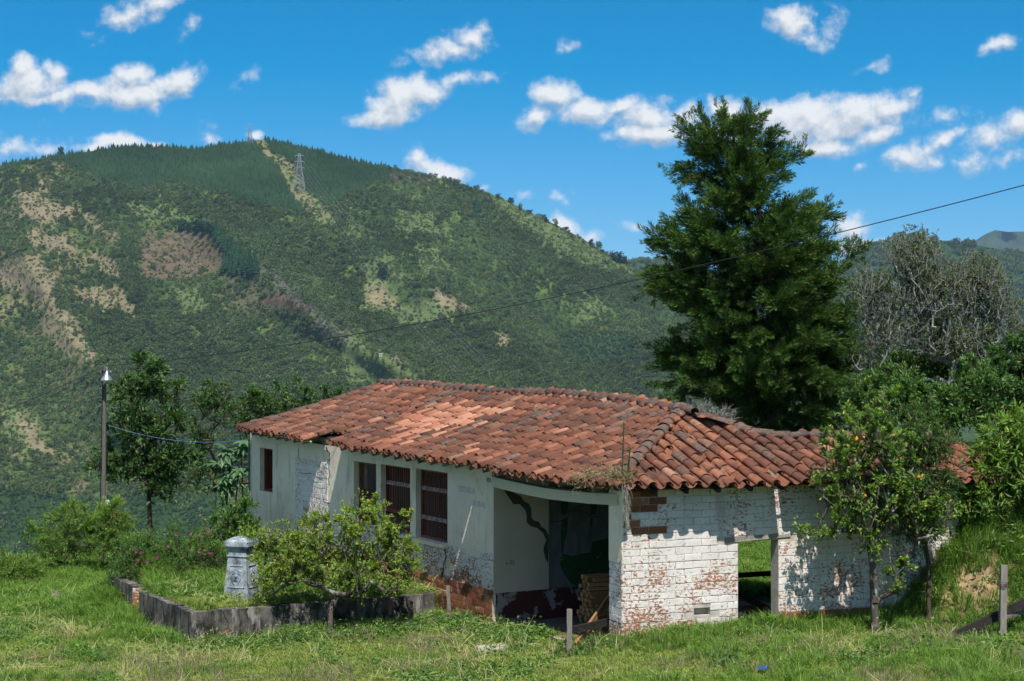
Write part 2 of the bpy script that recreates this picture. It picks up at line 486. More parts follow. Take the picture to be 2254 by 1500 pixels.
# ------------------------------------------------------------------ surface materials
def make_mats():
    D = {}
    # roof tiles: terracotta, weathered dark, pale lichen; 'tint' > 0 marks newer tiles
    m = Mat('terracotta_tile', .85, .2)
    oi = m.orand(); isl = m.island()
    rnd = m.math('FRACT', m.math('ADD', m.math('MULTIPLY', oi, 7.31), m.math('MULTIPLY', isl, 5.77)))
    tsum = m.math('ADD', m.attr('tint').outputs['Fac'], m.attr('tint', 'OBJECT').outputs['Fac'])
    tn = m.math('MAXIMUM', tsum, 0.0, clamp=True); old = m.math('MULTIPLY', tsum, -1.0, clamp=True)
    base = m.ramp(rnd, [(0, (.15, .058, .036)), (.35, (.20, .074, .043)), (.7, (.255, .096, .054)), (.95, (.34, .140, .078)), (1, (.27, .17, .115))])
    fine = m.noise(26, 5, .7)
    wea = m.noise(5.0, 5, .65)
    base = m.mix(m.ramp(wea, [(.42, 0.0), (.66, .66)]), base, (.060, .038, .030))
    base = m.mix(m.ramp(fine, [(.50, 0.0), (.70, .45)]), base, (.10, .062, .048))
    lich = m.math('MULTIPLY', m.ramp(m.noise(9, 4, .6), [(.60, 0.0), (.70, 1.0)]), m.ramp(m.noise(1.1, 2), [(.48, 0.0), (.62, .65)]))
    base = m.mix(lich, base, (.33, .30, .26))
    base = m.mix(m.ramp(m.noise(.55, 4, .6), [(.46, 0.0), (.64, .45)]), base, (.062, .042, .034))
    oldc = m.ramp(m.noise(15, 5, .7), [(.35, (.055, .045, .04)), (.6, (.15, .12, .10)), (.8, (.28, .26, .23))])
    base = m.mix(old, base, oldc)
    newc = m.ramp(rnd, [(0, (.36, .14, .085)), (.6, (.46, .20, .12)), (1, (.52, .27, .18))])
    newc = m.mix(m.ramp(fine, [(.5, 0.0), (.75, .35)]), newc, (.30, .13, .08))
    m.color(m.mix(tn, base, newc)).bump(fine, .006, .6); D['tile'] = m.m

    # whitewashed plaster of the long wall
    m = Mat('whitewashed_plaster', .9, .1)
    z = m.sep(m.pos(), 2)
    big = m.noise(.9, 4, .6); fine = m.noise(14, 6, .65); streak = m.noise(3.2, 5, .6, stretch=(1, 1, .22))
    c = m.ramp(big, [(.3, (.78, .655, .50)), (.7, (.88, .765, .62))])
    c = m.mix(m.ramp(m.noise(4.5, 6, .7, stretch=(1, 1, .55)), [(.60, 0.0), (.66, .7)]), c, (.54, .62, .62))      # old blue coat showing
    c = m.mix(m.ramp(streak, [(.54, 0.0), (.74, .62)]), c, (.36, .31, .24))
    c = m.mix(m.ramp(m.noise(2.1, 6, .68), [(.55, 0.0), (.68, .5)]), c, (.44, .39, .32))                            # damp blotches
    c = m.mix(m.ramp(m.noise(9, 5, .6, stretch=(1, 1, .10)), [(.62, 0.0), (.74, .55)]), c, (.20, .17, .13))         # thin rain runs
    c = m.mix(m.ramp(m.noise(22, 4, .6), [(.71, 0.0), (.75, 1.0)]), c, (.10, .075, .055))                           # chips and dark spots
    low = m.ramp(m.math('MULTIPLY_ADD', z, .5, .25), [(.2, 1.0), (.9, 0.0)])
    chips = m.math('MULTIPLY', m.ramp(m.noise(19, 6, .68), [(.56, 0.0), (.61, 1.0)]), low)
    c = m.mix(chips, c, (.30, .125, .07))
    m.color(c).bump(fine, .012, .7); D['plaster'] = m.m

    m = Mat('cream_plaster', .9, .1)
    c = m.ramp(m.noise(1.2, 4), [(.3, (.50, .44, .35)), (.7, (.60, .535, .43))])
    c = m.mix(m.ramp(m.noise(18, 4, .6), [(.70, 0.0), (.74, .9)]), c, (.12, .09, .07))
    c = m.mix(m.ramp(m.noise(5, 5, .6, stretch=(1, 1, .3)), [(.60, 0.0), (.8, .5)]), c, (.55, .60, .60))
    m.color(c).bump(m.noise(16, 5), .01, .6); D['cream'] = m.m

    # painted brick: whitewash worn through to the brick
    m = Mat('whitewashed_brick', .92, .08)
    rnd = m.orand(); isl = m.island()
    rr = m.math('FRACT', m.math('ADD', m.math('MULTIPLY', rnd, 3.1), m.math('MULTIPLY', isl, 4.7)))
    z = m.sep(m.pos(), 2)
    paint = m.ramp(m.noise(3, 4), [(.3, (.66, .62, .58)), (.7, (.80, .765, .73))])
    paint = m.mix(m.ramp(m.noise(30, 4, .7), [(.45, 0.0), (.7, .35)]), paint, (.42, .34, .30))
    paint = m.mix(m.ramp(m.noise(1.6, 4, .6, stretch=(1, 1, .35)), [(.60, 0.0), (.75, .6)]), paint, (.30, .26, .21))
    brick = m.ramp(rr, [(0, (.20, .075, .045)), (.5, (.29, .11, .06)), (1, (.36, .16, .09))])
    low = m.ramp(m.math('MULTIPLY_ADD', z, .45, .2), [(.02, .20), (.35, .07), (.72, .025), (.86, -.03)])
    n = m.math('ADD', m.noise(17, 6, .66, stretch=(1, 1, 1.6)), m.math('ADD', m.math('MULTIPLY', m.math('SUBTRACT', rr, .5), .10), low))
    n = m.math('MULTIPLY_ADD', m.math('SUBTRACT', m.noise(1.35, 3, .5), .5), .42, n)
    f = m.ramp(n, [(.585, 0.0), (.635, 1.0)])
    splash = m.math('MULTIPLY', m.ramp(m.math('MULTIPLY_ADD', z, 1.0, .5), [(.25, .9), (.95, 0.0)]), m.ramp(m.noise(3.5, 5, .65), [(.36, 0.0), (.62, 1.0)]))
    m.color(m.mix(splash, m.mix(f, paint, brick), (.22, .17, .11))).bump(m.noise(38, 5, .7), .006, .8); D['pbrick'] = m.m

    m = Mat('weathered_red_brick', .95, .05)
    rr = m.math('FRACT', m.math('ADD', m.math('MULTIPLY', m.orand(), 3.1), m.math('MULTIPLY', m.island(), 4.7)))
    brick = m.ramp(rr, [(0, (.17, .06, .035)), (.5, (.27, .10, .05)), (1, (.36, .17, .085))])
    brick = m.mix(m.ramp(m.noise(14, 5, .7), [(.48, 0.0), (.72, .6)]), brick, (.09, .06, .045))
    brick = m.mix(m.ramp(m.noise(6, 5, .7), [(.60, 0.0), (.66, .7)]), brick, (.58, .53, .47))
    m.color(brick).bump(m.noise(30, 5, .7), .008, .9); D['rbrick'] = m.m

    m = Mat('old_mortar', .95, .05)
    c = m.ramp(m.noise(6, 5, .65), [(.3, (.36, .32, .28)), (.6, (.58, .53, .475)), (.85, (.32, .24, .18))])
    m.color(c).bump(m.noise(30, 5), .008, .8); D['mortar'] = m.m

    m = Mat('dark_red_dado', .85, .2)
    c = m.ramp(m.noise(2.4, 6, .62), [(.56, (.085, .028, .024)), (.60, (.30, .29, .27))])
    m.color(c); D['dado'] = m.m
    m = Mat('mural_grey', .9, .1)
    c = m.ramp(m.noise(7, 5, .6, stretch=(1, 1, .4)), [(.3, (.11, .125, .13)), (.7, (.20, .215, .21))])
    m.color(c); D['mural'] = m.m
    m = Mat('mural_green_paint', .9, .1)
    c = m.ramp(m.noise(9, 5, .6), [(.3, (.022, .068, .028)), (.7, (.036, .105, .04))])
    c = m.mix(m.ramp(m.noise(4.5, 5, .7), [(.66, 0.0), (.69, 1.0)]), c, (.32, .33, .30))
    m.color(c); D['green'] = m.m
    def flat(name, c, rough=.85, spec=.2, var=.25, sc=8):
        m = Mat(name, rough, spec)
        n = m.noise(sc, 5, .6)
        m.color(m.ramp(n, [(.25, tuple(x * (1 - var) for x in c)), (.75, tuple(min(1, x * (1 + var)) for x in c))]))
        return m.m
    D['crack'] = flat('bare_grey_render', (.075, .072, .06))
    D['mural_line'] = flat('mural_outline', (.05, .05, .05))
    D['red_letter'] = flat('dark_red_lettering', (.22, .03, .02))
    D['pink_letter'] = flat('faded_pink_writing', (.50, .44, .50), var=.3, sc=25)

    def wood(name, c1, c2, sx=1.0, rough=.8):
        m = Mat(name, rough, .15)
        n = m.noise(3.0, 6, .6, vec=m.obj((30 * sx, 30 * sx, 2.0)))
        r = m.math('FRACT', m.math('ADD', m.orand(), m.island()))
        a = m.ramp(n, [(.3, c1), (.7, c2)])
        k = m.ramp(r, [(0, .72), (1, 1.2)])
        m.color(m.mix(1.0, a, k, 'MULTIPLY')).bump(n, .004, .6)
        return m.m
    D['wood_bar'] = wood('dark_stained_wood', (.13, .052, .036), (.25, .105, .072))
    D['wood_red'] = wood('red_brown_frame_wood', (.13, .03, .022), (.20, .055, .04))
    D['wood_grey'] = wood('silvered_wood', (.16, .145, .125), (.34, .31, .27))
    D['wood_plank'] = wood('sawn_planks', (.24, .12, .05), (.38, .21, .10))
    D['wood_pole'] = wood('tarred_pole_wood', (.07, .062, .055), (.16, .145, .13))
    D['wood_black'] = wood('blackened_beam', (.018, .016, .015), (.05, .045, .04))
    D['wood_cream'] = wood('cream_painted_beam', (.46, .42, .33), (.56, .52, .42))
    m = Mat('worn_blue_rail', .8, .2)
    m.color(m.mix(m.ramp(m.noise(11, 5, .7), [(.50, 0.0), (.56, 1.0)]), (.24, .12, .08), (.30, .33, .35))); D['rail'] = m.m

    # the low garden wall: black lichen on old render
    m = Mat('lichen_black_render', .95, .05)
    st = m.noise(7, 6, .7, stretch=(1, 1, .30))
    c = m.ramp(m.noise(2.2, 5, .6), [(.36, (.028, .027, .025)), (.50, (.10, .092, .082)), (.60, (.15, .14, .125)), (.72, (.15, .095, .068))])
    c = m.mix(m.ramp(st, [(.53, 0.0), (.62, .8)]), c, (.30, .29, .27))
    c = m.mix(m.ramp(m.noise(5, 6, .7, stretch=(1, 1, .22)), [(.52, 0.0), (.62, .85)]), c, (.022, .021, .02))
    c = m.mix(m.ramp(m.noise(26, 4, .7), [(.64, 0.0), (.70, .6)]), c, (.36, .35, .33))
    c = m.mix(m.ramp(m.noise(4, 4), [(.62, 0.0), (.72, .7)]), c, (.05, .07, .025))
    m.color(c).bump(m.noise(20, 6, .7), .015, .9); D['lowwall'] = m.m

    m = Mat('blue_grey_weathered_stone', .92, .1)
    c = m.ramp(m.noise(5, 6, .7), [(.33, (.08, .088, .095)), (.50, (.27, .31, .35)), (.73, (.56, .59, .61))])
    c = m.mix(m.ramp(m.noise(7, 4, .6, stretch=(1, 1, .5)), [(.62, 0.0), (.68, .8)]), c, (.16, .30, .44))
    c = m.mix(m.ramp(m.noise(22, 5, .7), [(.60, 0.0), (.68, .7)]), c, (.06, .06, .055))
    m.color(c).bump(m.noise(34, 5, .7), .012, 1.0); D['stone'] = m.m

    D['concrete'] = flat('pale_broken_concrete', (.42, .38, .33), var=.35, sc=5)
    D['floor'] = flat('dusty_concrete_floor', (.16, .14, .12), var=.4, sc=3)
    D['cable'] = flat('black_cable', (.02, .02, .022), .5, .4, .1)
    D['blue_wire'] = flat('blue_wire', (.03, .12, .26), .5, .4, .1)
    D['iron'] = flat('rusty_iron', (.10, .06, .045), .7, .4, .4)
    m = Mat('aluminium_shade', .32, .5); m.b.inputs['Metallic'].default_value = .9; m.color((.72, .74, .76)); D['alu'] = m.m
    m = Mat('galvanised_steel', .5, .5); m.b.inputs['Metallic'].default_value = .3; m.color((.34, .36, .39)); D['steel'] = m.m
    D['cloth'] = flat('faded_pink_cloth', (.34, .13, .14), .9, .05)
    D['plastic_blue'] = flat('blue_plastic', (.02, .09, .30), .4, .5, .1)
    D['plastic_white'] = flat('white_plastic', (.78, .78, .76), .5, .4, .08)
    D['green_pipe'] = flat('green_pipe', (.03, .13, .10), .5, .4, .1)

    # bark
    def bark(name, a, b, lich=None, f=.5):
        m = Mat(name, .95, .05)
        c = m.ramp(m.noise(9, 6, .7, stretch=(1, 1, .35)), [(.3, a), (.7, b)])
        if lich is not None:
            c = m.mix(m.ramp(m.noise(7, 4, .7), [(f, 0.0), (f + .1, .85)]), c, lich)
        m.color(c).bump(m.noise(24, 4, .7), .01, .8)
        return m.m
    D['bark'] = bark('brown_bark', (.045, .032, .022), (.11, .085, .06))
    D['bark_grey'] = bark('lichened_grey_bark', (.06, .05, .04), (.14, .12, .10), (.34, .35, .32), .54)
    D['bark_pale'] = bark('pale_dead_wood', (.13, .125, .115), (.27, .265, .25), (.36, .38, .35), .50)

    # leaves
    D['l_cypress'] = leaf_mat('cypress_foliage', (0.007, 0.026, 0.009), (0.082, 0.155, 0.034), (0.195, 0.130, 0.058), .03, .16, .02)
    D['l_lemon'] = leaf_mat('lemon_leaves', (.055, .110, .018), (.31, .43, .070), (.48, .46, .07), .07, .38, .05)
    D['l_orange'] = leaf_mat('orange_leaves', (.036, .085, .015), (.19, .32, .052), (.46, .48, .06), .07, .36, .06)
    D['l_dark'] = leaf_mat('dark_glossy_leaves', (0.016, 0.047, 0.013), (0.078, 0.169, 0.036), (0.208, 0.260, 0.052), .04, .28, .07)
    D['l_narrow'] = leaf_mat('narrow_dark_leaves', (0.018, 0.055, 0.016), (0.091, 0.182, 0.039), (0.260, 0.234, 0.078), .05, .30, .05)
    D['l_mid'] = leaf_mat('mid_green_leaves', (0.026, 0.072, 0.018), (0.111, 0.221, 0.046), (0.312, 0.338, 0.065), .04, .32, .05)
    D['l_bright'] = leaf_mat('bright_green_leaves', (.055, .120, .020), (.22, .36, .060), (.38, .40, .08), .05, .40, .05)
    D['l_blue'] = leaf_mat('blue_green_big_leaves', (.025, .075, .035), (.10, .20, .085), (.30, .36, .22), .06, .25, .08)
    D['l_olive'] = leaf_mat('olive_leaves', (0.050, 0.078, 0.036), (0.155, 0.200, 0.090), (0.27, 0.26, 0.10), .05, .30, .04)
    D['l_grass'] = leaf_mat('grass_blades', (0.054, 0.115, 0.022), (0.182, 0.304, 0.061), (0.540, 0.486, 0.203), .06, .34, .03)
    D['l_grass_short'] = leaf_mat('short_grass_blades', (0.081, 0.128, 0.027), (0.250, 0.324, 0.078), (0.594, 0.513, 0.243), .15, .32, .02)
    D['l_dry'] = leaf_mat('dry_cut_stalks', (.20, .20, .085), (.48, .46, .22), None, 0, .25, .02)
    D['l_cut'] = leaf_mat('cut_wilting_leaves', (.12, .18, .05), (.30, .36, .14), (.42, .40, .17), .2, .3, .02)
    D['l_epi'] = leaf_mat('air_plant_leaves', (.12, .10, .055), (.32, .28, .17), (.38, .26, .10), .15, .2, .02)
    D['l_moss'] = leaf_mat('hanging_grey_moss', (.18, .18, .15), (.42, .42, .37), None, 0, .2, .01)
    D['l_seed'] = leaf_mat('seeding_grass_heads', (.12, .10, .06), (.27, .23, .15), None, 0, .25, .01)
    D['petal'] = leaf_mat('magenta_petals', (.42, .03, .22), (.70, .08, .40), None, 0, .35, .02)
    D['fruit'] = flat('orange_peel', (.62, .22, .015), .45, .4, .2, 12)
    D['fruit_green'] = flat('unripe_fruit_peel', (.46, .36, .03), .45, .4, .2, 12)

    # woodland far off on the hill: no leaf can be told apart, only crowns
    def far(name, stops):
        m = Mat(name, .9, .05)
        r = m.nt.nodes.new('ShaderNodeObjectInfo').outputs['Random']
        c = m.ramp(r, stops)
        c = m.mix(1.0, c, m.ramp(m.noise(.012, 3, .6), [(.35, .74), (.65, 1.22)]), 'MULTIPLY')
        c = m.mix(1.0, c, m.ramp(m.island(), [(0, .72), (1, 1.22)]), 'MULTIPLY')
        m.nt.nodes.remove(m.b); d = m.nt.nodes.new('ShaderNodeBsdfDiffuse'); m.L(c, d.inputs[0]); m.L(d.outputs[0], m.out.inputs[0])
        return m.m
    D['far_pine'] = far('far_pine_needles', [(0, (.034, .074, .030)), (1, (.054, .106, .042))])
    D['far_tree'] = far('far_crowns', [(0, (.062, .100, .036)), (.45, (.088, .134, .045)), (.85, (.116, .166, .054)), (1, (.145, .150, .074))])
    D['far_gully'] = far('far_gully_crowns', [(0, (.058, .090, .032)), (.6, (.082, .120, .040)), (1, (.115, .146, .050))])
    D['far_shrub'] = far('far_shrubs', [(0, (.075, .125, .036)), (.5, (.105, .165, .044)), (1, (.150, .190, .060))])
    D['far_grey'] = far('far_bare_crowns', [(0, (0.140, 0.135, 0.116)), (1, (0.231, 0.214, 0.181))])
    D['far_dark'] = far('far_dark_conifers', [(0, (0.016, 0.047, 0.021)), (1, (0.029, 0.065, 0.026))])

    # land
    m = Mat('yard_ground', .95, .05)
    cov = m.attr('cover').outputs['Color']
    n = m.noise(5, 6, .7)
    k = m.ramp(n, [(.25, .62), (.75, 1.3)])
    c = m.mix(1.0, cov, k, 'MULTIPLY')
    m.color(c).bump(m.noise(14, 5, .7), .03, .7); D['ground'] = m.m
    m = Mat('hill_ground', .95, .05)
    cov = m.attr('cover').outputs['Color']
    n = m.noise(.11, 5, .68, stretch=(1, .6, 1.6)); n2 = m.noise(.6, 4, .7)
    c = m.mix(1.0, cov, m.ramp(n, [(.28, .62), (.72, 1.35)]), 'MULTIPLY')
    c = m.mix(1.0, c, m.ramp(n2, [(.3, .78), (.7, 1.2)]), 'MULTIPLY')
    m.color(c).bump(n, 1.2, .5); D['hill'] = m.m
    return D

M = make_mats()

# ------------------------------------------------------------------ the house plan (needed for the lie of the land)
C0 = np.array([1.855, 29.0])                       # outer corner of the pier
DA = unit([-.485, .875]); DN = np.array([DA[1], -DA[0]])        # along the long wall / into the house
DB = unit([.925, .38]); DM = np.array([-DB[1], DB[0]])          # along the right wall / into the house
def PT(t, s, z=0.0):                               # long wing
    p = C0 + DA * t + DN * s
    return np.array([p[0], p[1], z])
def QT(u, v, z=0.0):                               # right wing
    p = C0 + DB * u + DM * v
    return np.array([p[0], p[1], z])
def t_px(px, s=0.0):
    k = (px - PW / 2) / F; o = C0 + DN * s
    return (k * o[1] - o[0]) / (DA[0] - k * DA[1])
def u_px(px, v=0.0):
    k = (px - PW / 2) / F; o = C0 + DM * v
    return (k * o[1] - o[0]) / (DB[0] - k * DB[1])
def z_py(py, Y): return CH - (py - PH / 2) / F * Y
def tz(px, py, s=0.0):
    t = t_px(px, s); return t, z_py(py, PT(t, s)[1])
def uz(px, py, v=0.0):
    u = u_px(px, v); return u, z_py(py, QT(u, v)[1])

T_END = t_px(551); T_POR = t_px(1087); U_END = 7.4; W_L = 6.3; W_R = 3.8
FOOT_A = [PT(T_POR, .08)[:2], PT(T_END, .08)[:2], PT(T_END, W_L)[:2], PT(T_POR, W_L)[:2]]
FOOT_B = [QT(.1, .12)[:2], QT(U_END, .12)[:2], QT(U_END, W_R)[:2], QT(.1, W_R)[:2]]
FOOT_P = [PT(.3, .3)[:2], PT(T_POR, .0)[:2], PT(T_POR, W_L)[:2], PT(.3, W_L)[:2]]
BANK = [(6.15, 31.0), (6.9, 30.35), (7.7, 29.75), (8.8, 29.35), (11, 29.0), (20, 27.5), (40, 20), (90, 20), (90, 90), (16, 64), (10, 50), (9.2, 41), (8.2, 36.5), (6.4, 33.5)]
LWC = np.array([-5.95, 32.05])                      # corner of the low garden wall
LWE = LWC + DN * 5.05
YARD = [LWC + DN * .1 + DA * .1, LWE + DA * .1, PT(T_POR + 2.4, .1)[:2], PT(T_END, .1)[:2], LWC + DA * 9.0 + DN * 1.5, LWC + DA * 3.2 + DN * .1]

def gz(x, y):
    x = np.asarray(x, float); y = np.asarray(y, float)
    z = np.interp(x, [-60, -30, -12, -6, -2, .2, 1.9, 9, 30], [-3.0, -1.5, -.92, -.62, -.56, -.30, -.06, 0, .2])
    z = z + np.maximum(24 - y, 0) * .142
    z = z - .36 * sstep(y, 31.5, 35) * sstep(x, 1.0, 3.0)
    z = z + .05 * (fbm(x * .8, y * .8, 3) - .5) + .12 * (fbm(x * .25, y * .25, 5) - .5)
    d = poly_sdf(x, y, BANK)
    wob = .35 * (fbm(x * .9, y * .9, 11) - .5)
    z = z + 2.15 * sstep(d + wob, 0, 2.9) + .05 * np.maximum(d - 2.6, 0) * np.exp(-np.maximum(d - 2.6, 0) / 30)
    z = z + (.16 * (fbm(x * 2.2, y * 2.2, 19) - .5) + .16 * (fbm(x * 4.5, y * 4.5, 20, 3) - .5)) * sstep(d, 0, .6) * (1 - sstep(d, 2, 4))
    dy = poly_sdf(x, y, YARD)
    z = z + (np.maximum(z, -.06) - z) * sstep(dy, -.06, .12)
    # mound of cut grass left of the gate
    z = z + .45 * np.exp(-(((x + 8.3) / .9) ** 2 + ((y - 37) / 1.2) ** 2))
    for fp in (FOOT_A, FOOT_B, FOOT_P):
        df = poly_sdf(x, y, fp)
        z = np.where(df > 0, np.minimum(z, -.46), z)
    # beyond the terrace the land falls into the valley
    yc = np.interp(x, [-60, -30, -12, -6, 0, 5, 12, 30, 80], [34, 38, 46, 49, 54, 57, 60, 66, 80])
    e = np.maximum(y - yc, 0)
    fall = np.where(e < 6, e * e / 12 * .55, .55 * (e - 3))
    floor_ = -150.0
    z = z - fall
    z = np.where(z < floor_, floor_, z)
    side = np.maximum(-x - 45, 0) * .5
    z = np.maximum(z - side, floor_ - 0 * side)
    return z

def build_ground():
    xs = np.unique(np.concatenate([-np.geomspace(13, 1500, 34), np.arange(-13, 15, .13), np.geomspace(15, 1500, 34)]))
    ys = np.unique(np.concatenate([-np.geomspace(2, 300, 10), np.arange(0, 24, 1.0), np.arange(24, 46, .13), np.arange(46, 70, .8), np.geomspace(71, 1250, 40)]))
    X, Y = np.meshgrid(xs, ys)
    Z = gz(X, Y)
    V = np.stack([X, Y, Z], -1).reshape(-1, 3)
    nx, ny = len(xs), len(ys)
    i = np.arange(ny - 1)[:, None] * nx + np.arange(nx - 1)[None]
    Q = np.stack([i, i + 1, i + 1 + nx, i + nx], -1).reshape(-1, 4)
    x, y = V[:, 0], V[:, 1]
    c = np.empty((len(V), 3)); c[:] = (.075, .095, .028)
    n = fbm(x * .7, y * .7, 31)
    c = lerp(c, np.array([.16, .15, .06]), (sstep(n, .45, .7) * .7)[:, None])
    # worn soil and mud here and there
    n2 = fbm(x * 1.7, y * 1.7, 37)
    c = lerp(c, np.array([.12, .085, .05]), (sstep(n2, .58, .72) * .8)[:, None])
    c = lerp(c, np.array([.20, .15, .085]), path_mask(x, y)[:, None] * .85)
    so = soil_mask(x, y)
    c = lerp(c, np.array([.40, .28, .155]), so[:, None])
    c = lerp(c, np.array([.16, .105, .06]), (so * sstep(fbm(x * 6, y * 6, 43), .48, .62) * .8)[:, None])
    for fp in (FOOT_A, FOOT_B, FOOT_P):
        df = poly_sdf(x, y, fp)
        c = lerp(c, np.array([.10, .085, .07]), sstep(df, -.05, .1)[:, None])
    far = sstep(y, 60, 140)[:, None]
    c = lerp(c, np.array([.04, .075, .022]), far)
    me = new_mesh('ground', V, Q, M['ground'], {'cover': c}, True)
    return tag(link('ground', me), kind='structure')

def path_mask(x, y):
    d = line_dist(x, y, [(-9, 26.6), (-4.5, 25.9), (-1.0, 27.6), (.1, 30.6)])
    return np.exp(-(d / .62) ** 2) * sstep(fbm(x * 1.5, y * 1.5, 47), .30, .55)

def soil_mask(x, y):
    d = ((x - 8.15) / .78) ** 2 + ((y - 30.55) / .62) ** 2
    return sstep(1.05 - d + 2.4 * (fbm(x * 3.6, y * 3.6, 41) - .5), .1, .6)

build_ground()

# ------------------------------------------------------------------ hills across the valley
SKYLINE = [(-700, 560), (-350, 450), (-150, 392), (0, 366), (60, 356), (130, 344), (250, 326), (340, 324), (430, 329), (550, 311), (590, 308), (650, 322), (700, 334),
           (800, 359), (870, 372), (1000, 399), (1100, 434), (1180, 474), (1270, 519), (1330, 553), (1400, 593), (1480, 642), (1600, 720), (1750, 800), (1950, 890), (2300, 960)]
SPURS = [([(40, 390), (70, 470), (60, 560), (120, 660), (160, 740), (230, 830), (260, 930)], 85, 62),
         ([(220, 440), (270, 560), (290, 690), (330, 800)], 46, 50),
         ([(520, 420), (480, 500), (570, 590), (690, 690), (800, 760), (920, 835), (1020, 930)], 75, 52),
         ([(700, 480), (820, 560), (1000, 670), (1120, 770), (1200, 860)], 46, 60),
         ([(1010, 410), (1180, 520), (1330, 640), (1430, 760), (1480, 860)], 40, 70),
         ([(800, 400), (870, 520), (960, 600)], 26, 60)]
YB = 1320.0
D_LO, D_HI = 900.0, 1750.0
def hill_D(x, y):
    ys = np.interp(x, [p[0] for p in SKYLINE], [p[1] for p in SKYLINE])
    v = (YB - y) / (YB - ys)
    d = D_LO + (D_HI - D_LO) * np.clip(v, 0, 1.2) ** 1.12
    for pts, a, w in SPURS:
        dd = line_dist(x, y, pts)
        d = d - a * np.exp(-(dd / w) ** 1.6) * np.clip((1 - v) * 5, 0, 1)
    d = d + 46 * (fbm(x / 120, y / 120, 51) - .5) * np.clip((1 - v) * 6, 0, 1)
    return d
def hill_pt(x, y):
    d = hill_D(x, y)
    return np.stack([(x - PW / 2) / F * d, d, CH - (y - PH / 2) / F * d], -1)

def inpoly(x, y, poly, soft=10, rag=26, s=60):
    d = poly_sdf(x, y, poly) + rag * (fbm(x / 26, y / 26, s) - .5)
    return sstep(d, -soft, soft)

# land cover, as it lies on the hill
COVER = {
    'pine': [[(-300, 430), (90, 345), (250, 300), (600, 280), (860, 360), (850, 395), (790, 420), (740, 455), (690, 470), (560, 455), (480, 425), (400, 405), (300, 415), (215, 392), (120, 352)]],
    'strip': [[(548, 295), (578, 300), (606, 336), (646, 362), (660, 392), (682, 428), (712, 452), (750, 492), (715, 505), (662, 458), (636, 415), (614, 374), (578, 345)]],
    'tan': [[(35, 425), (80, 415), (150, 460), (160, 485), (90, 492), (45, 460)], [(45, 520), (80, 500), (150, 520), (170, 560), (120, 560), (60, 555)],
            [(55, 555), (90, 560), (120, 610), (125, 650), (170, 700), (190, 740), (225, 790), (210, 812), (150, 800), (110, 745), (75, 680), (40, 640), (0, 625), (0, 590)],
            [(165, 640), (235, 620), (285, 640), (290, 690), (230, 690), (180, 670)], [(190, 480), (230, 490), (260, 525), (215, 520)], [(200, 555), (260, 575), (275, 620), (215, 600)],
            [(800, 635), (860, 630), (870, 672), (800, 675)], [(950, 640), (990, 650), (1030, 682), (970, 676)], [(1075, 725), (1100, 730), (1130, 770), (1105, 765)],
            [(845, 780), (870, 785), (925, 830), (890, 815)], [(360, 560), (380, 555), (385, 575), (365, 580)], [(40, 900), (80, 930), (100, 990), (60, 985), (20, 930)]],
    'plough': [[(303, 545), (375, 508), (465, 515), (502, 560), (490, 600), (430, 612), (318, 616)], [(312, 508), (345, 503), (350, 535), (312, 540)],
               [(560, 655), (625, 645), (665, 670), (705, 692), (640, 690), (575, 680)]],
    'dim': [[(468, 620), (540, 600), (600, 628), (650, 655), (560, 690), (490, 690)]],
    'gully': [[(600, 570), (720, 600), (800, 700), (930, 790), (1000, 870), (1200, 880), (1450, 880), (1440, 780), (1300, 720), (1180, 760), (1100, 720), (1010, 700), (900, 730), (830, 700), (760, 600), (700, 520), (620, 500)],
              [(240, 760), (420, 690), (480, 720), (620, 760), (740, 860), (700, 1000), (400, 1040), (250, 960), (220, 840)], [(250, 560), (310, 600), (330, 720), (290, 720)], [(1200, 560), (1300, 640), (1420, 700), (1400, 620), (1260, 570), (1180, 520), (1080, 450), (1000, 440), (1060, 520)]],
    'grass': [[(600, 606), (700, 690), (800, 755), (870, 800), (790, 765), (690, 705), (590, 625)], [(765, 730), (800, 738), (850, 775), (905, 812), (920, 840), (800, 850), (745, 848), (755, 780)], [(800, 590), (855, 545), (880, 565), (865, 620), (845, 690), (790, 690)],
              [(1000, 396), (1100, 425), (1180, 465), (1300, 530), (1410, 590), (1395, 606), (1300, 600), (1235, 580), (1200, 545), (1140, 500), (1080, 440)],
              [(280, 445), (360, 465), (420, 480), (400, 495), (300, 480)], [(870, 460), (960, 470), (985, 520), (900, 530), (860, 500)], [(900, 540), (960, 545), (1010, 600), (930, 610)],
              [(380, 640), (440, 630), (460, 690), (400, 700)], [(930, 650), (1000, 660), (1010, 700), (880, 720), (860, 700)], [(0, 900), (60, 880), (110, 960), (100, 1010), (0, 970)],
              [(1270, 640), (1320, 650), (1330, 700), (1290, 690)]],
    'coffee': [[(-200, 1060), (60, 1080), (220, 1090), (420, 1080), (560, 1120), (560, 1320), (-200, 1320)], [(1230, 740), (1380, 740), (1420, 800), (1260, 800)]],
    'wind': [[(380, 515), (385, 475), (470, 478), (500, 530), (565, 575), (580, 605), (560, 625), (495, 618), (485, 590), (495, 560), (465, 525)]],
    'grey': [[(575, 590), (640, 615), (720, 690), (770, 740), (730, 770), (690, 720), (620, 650)], [(780, 355), (900, 372), (960, 400), (880, 405), (800, 380)]],
}
def cover(x, y):
    out = {}
    for k, polys in COVER.items():
        m = np.zeros(np.shape(x))
        rag = {'pine': 14, 'strip': 10, 'plough': 14, 'tan': 46, 'grass': 30, 'wind': 4}.get(k, 30)
        for i, p in enumerate(polys): m = np.maximum(m, inpoly(x, y, p, 6 if k in ('pine', 'strip', 'plough') else 12, rag, 60 + i))
        out[k] = m
    out['pine'] = out['pine'] * (1 - out['strip'])
    return out

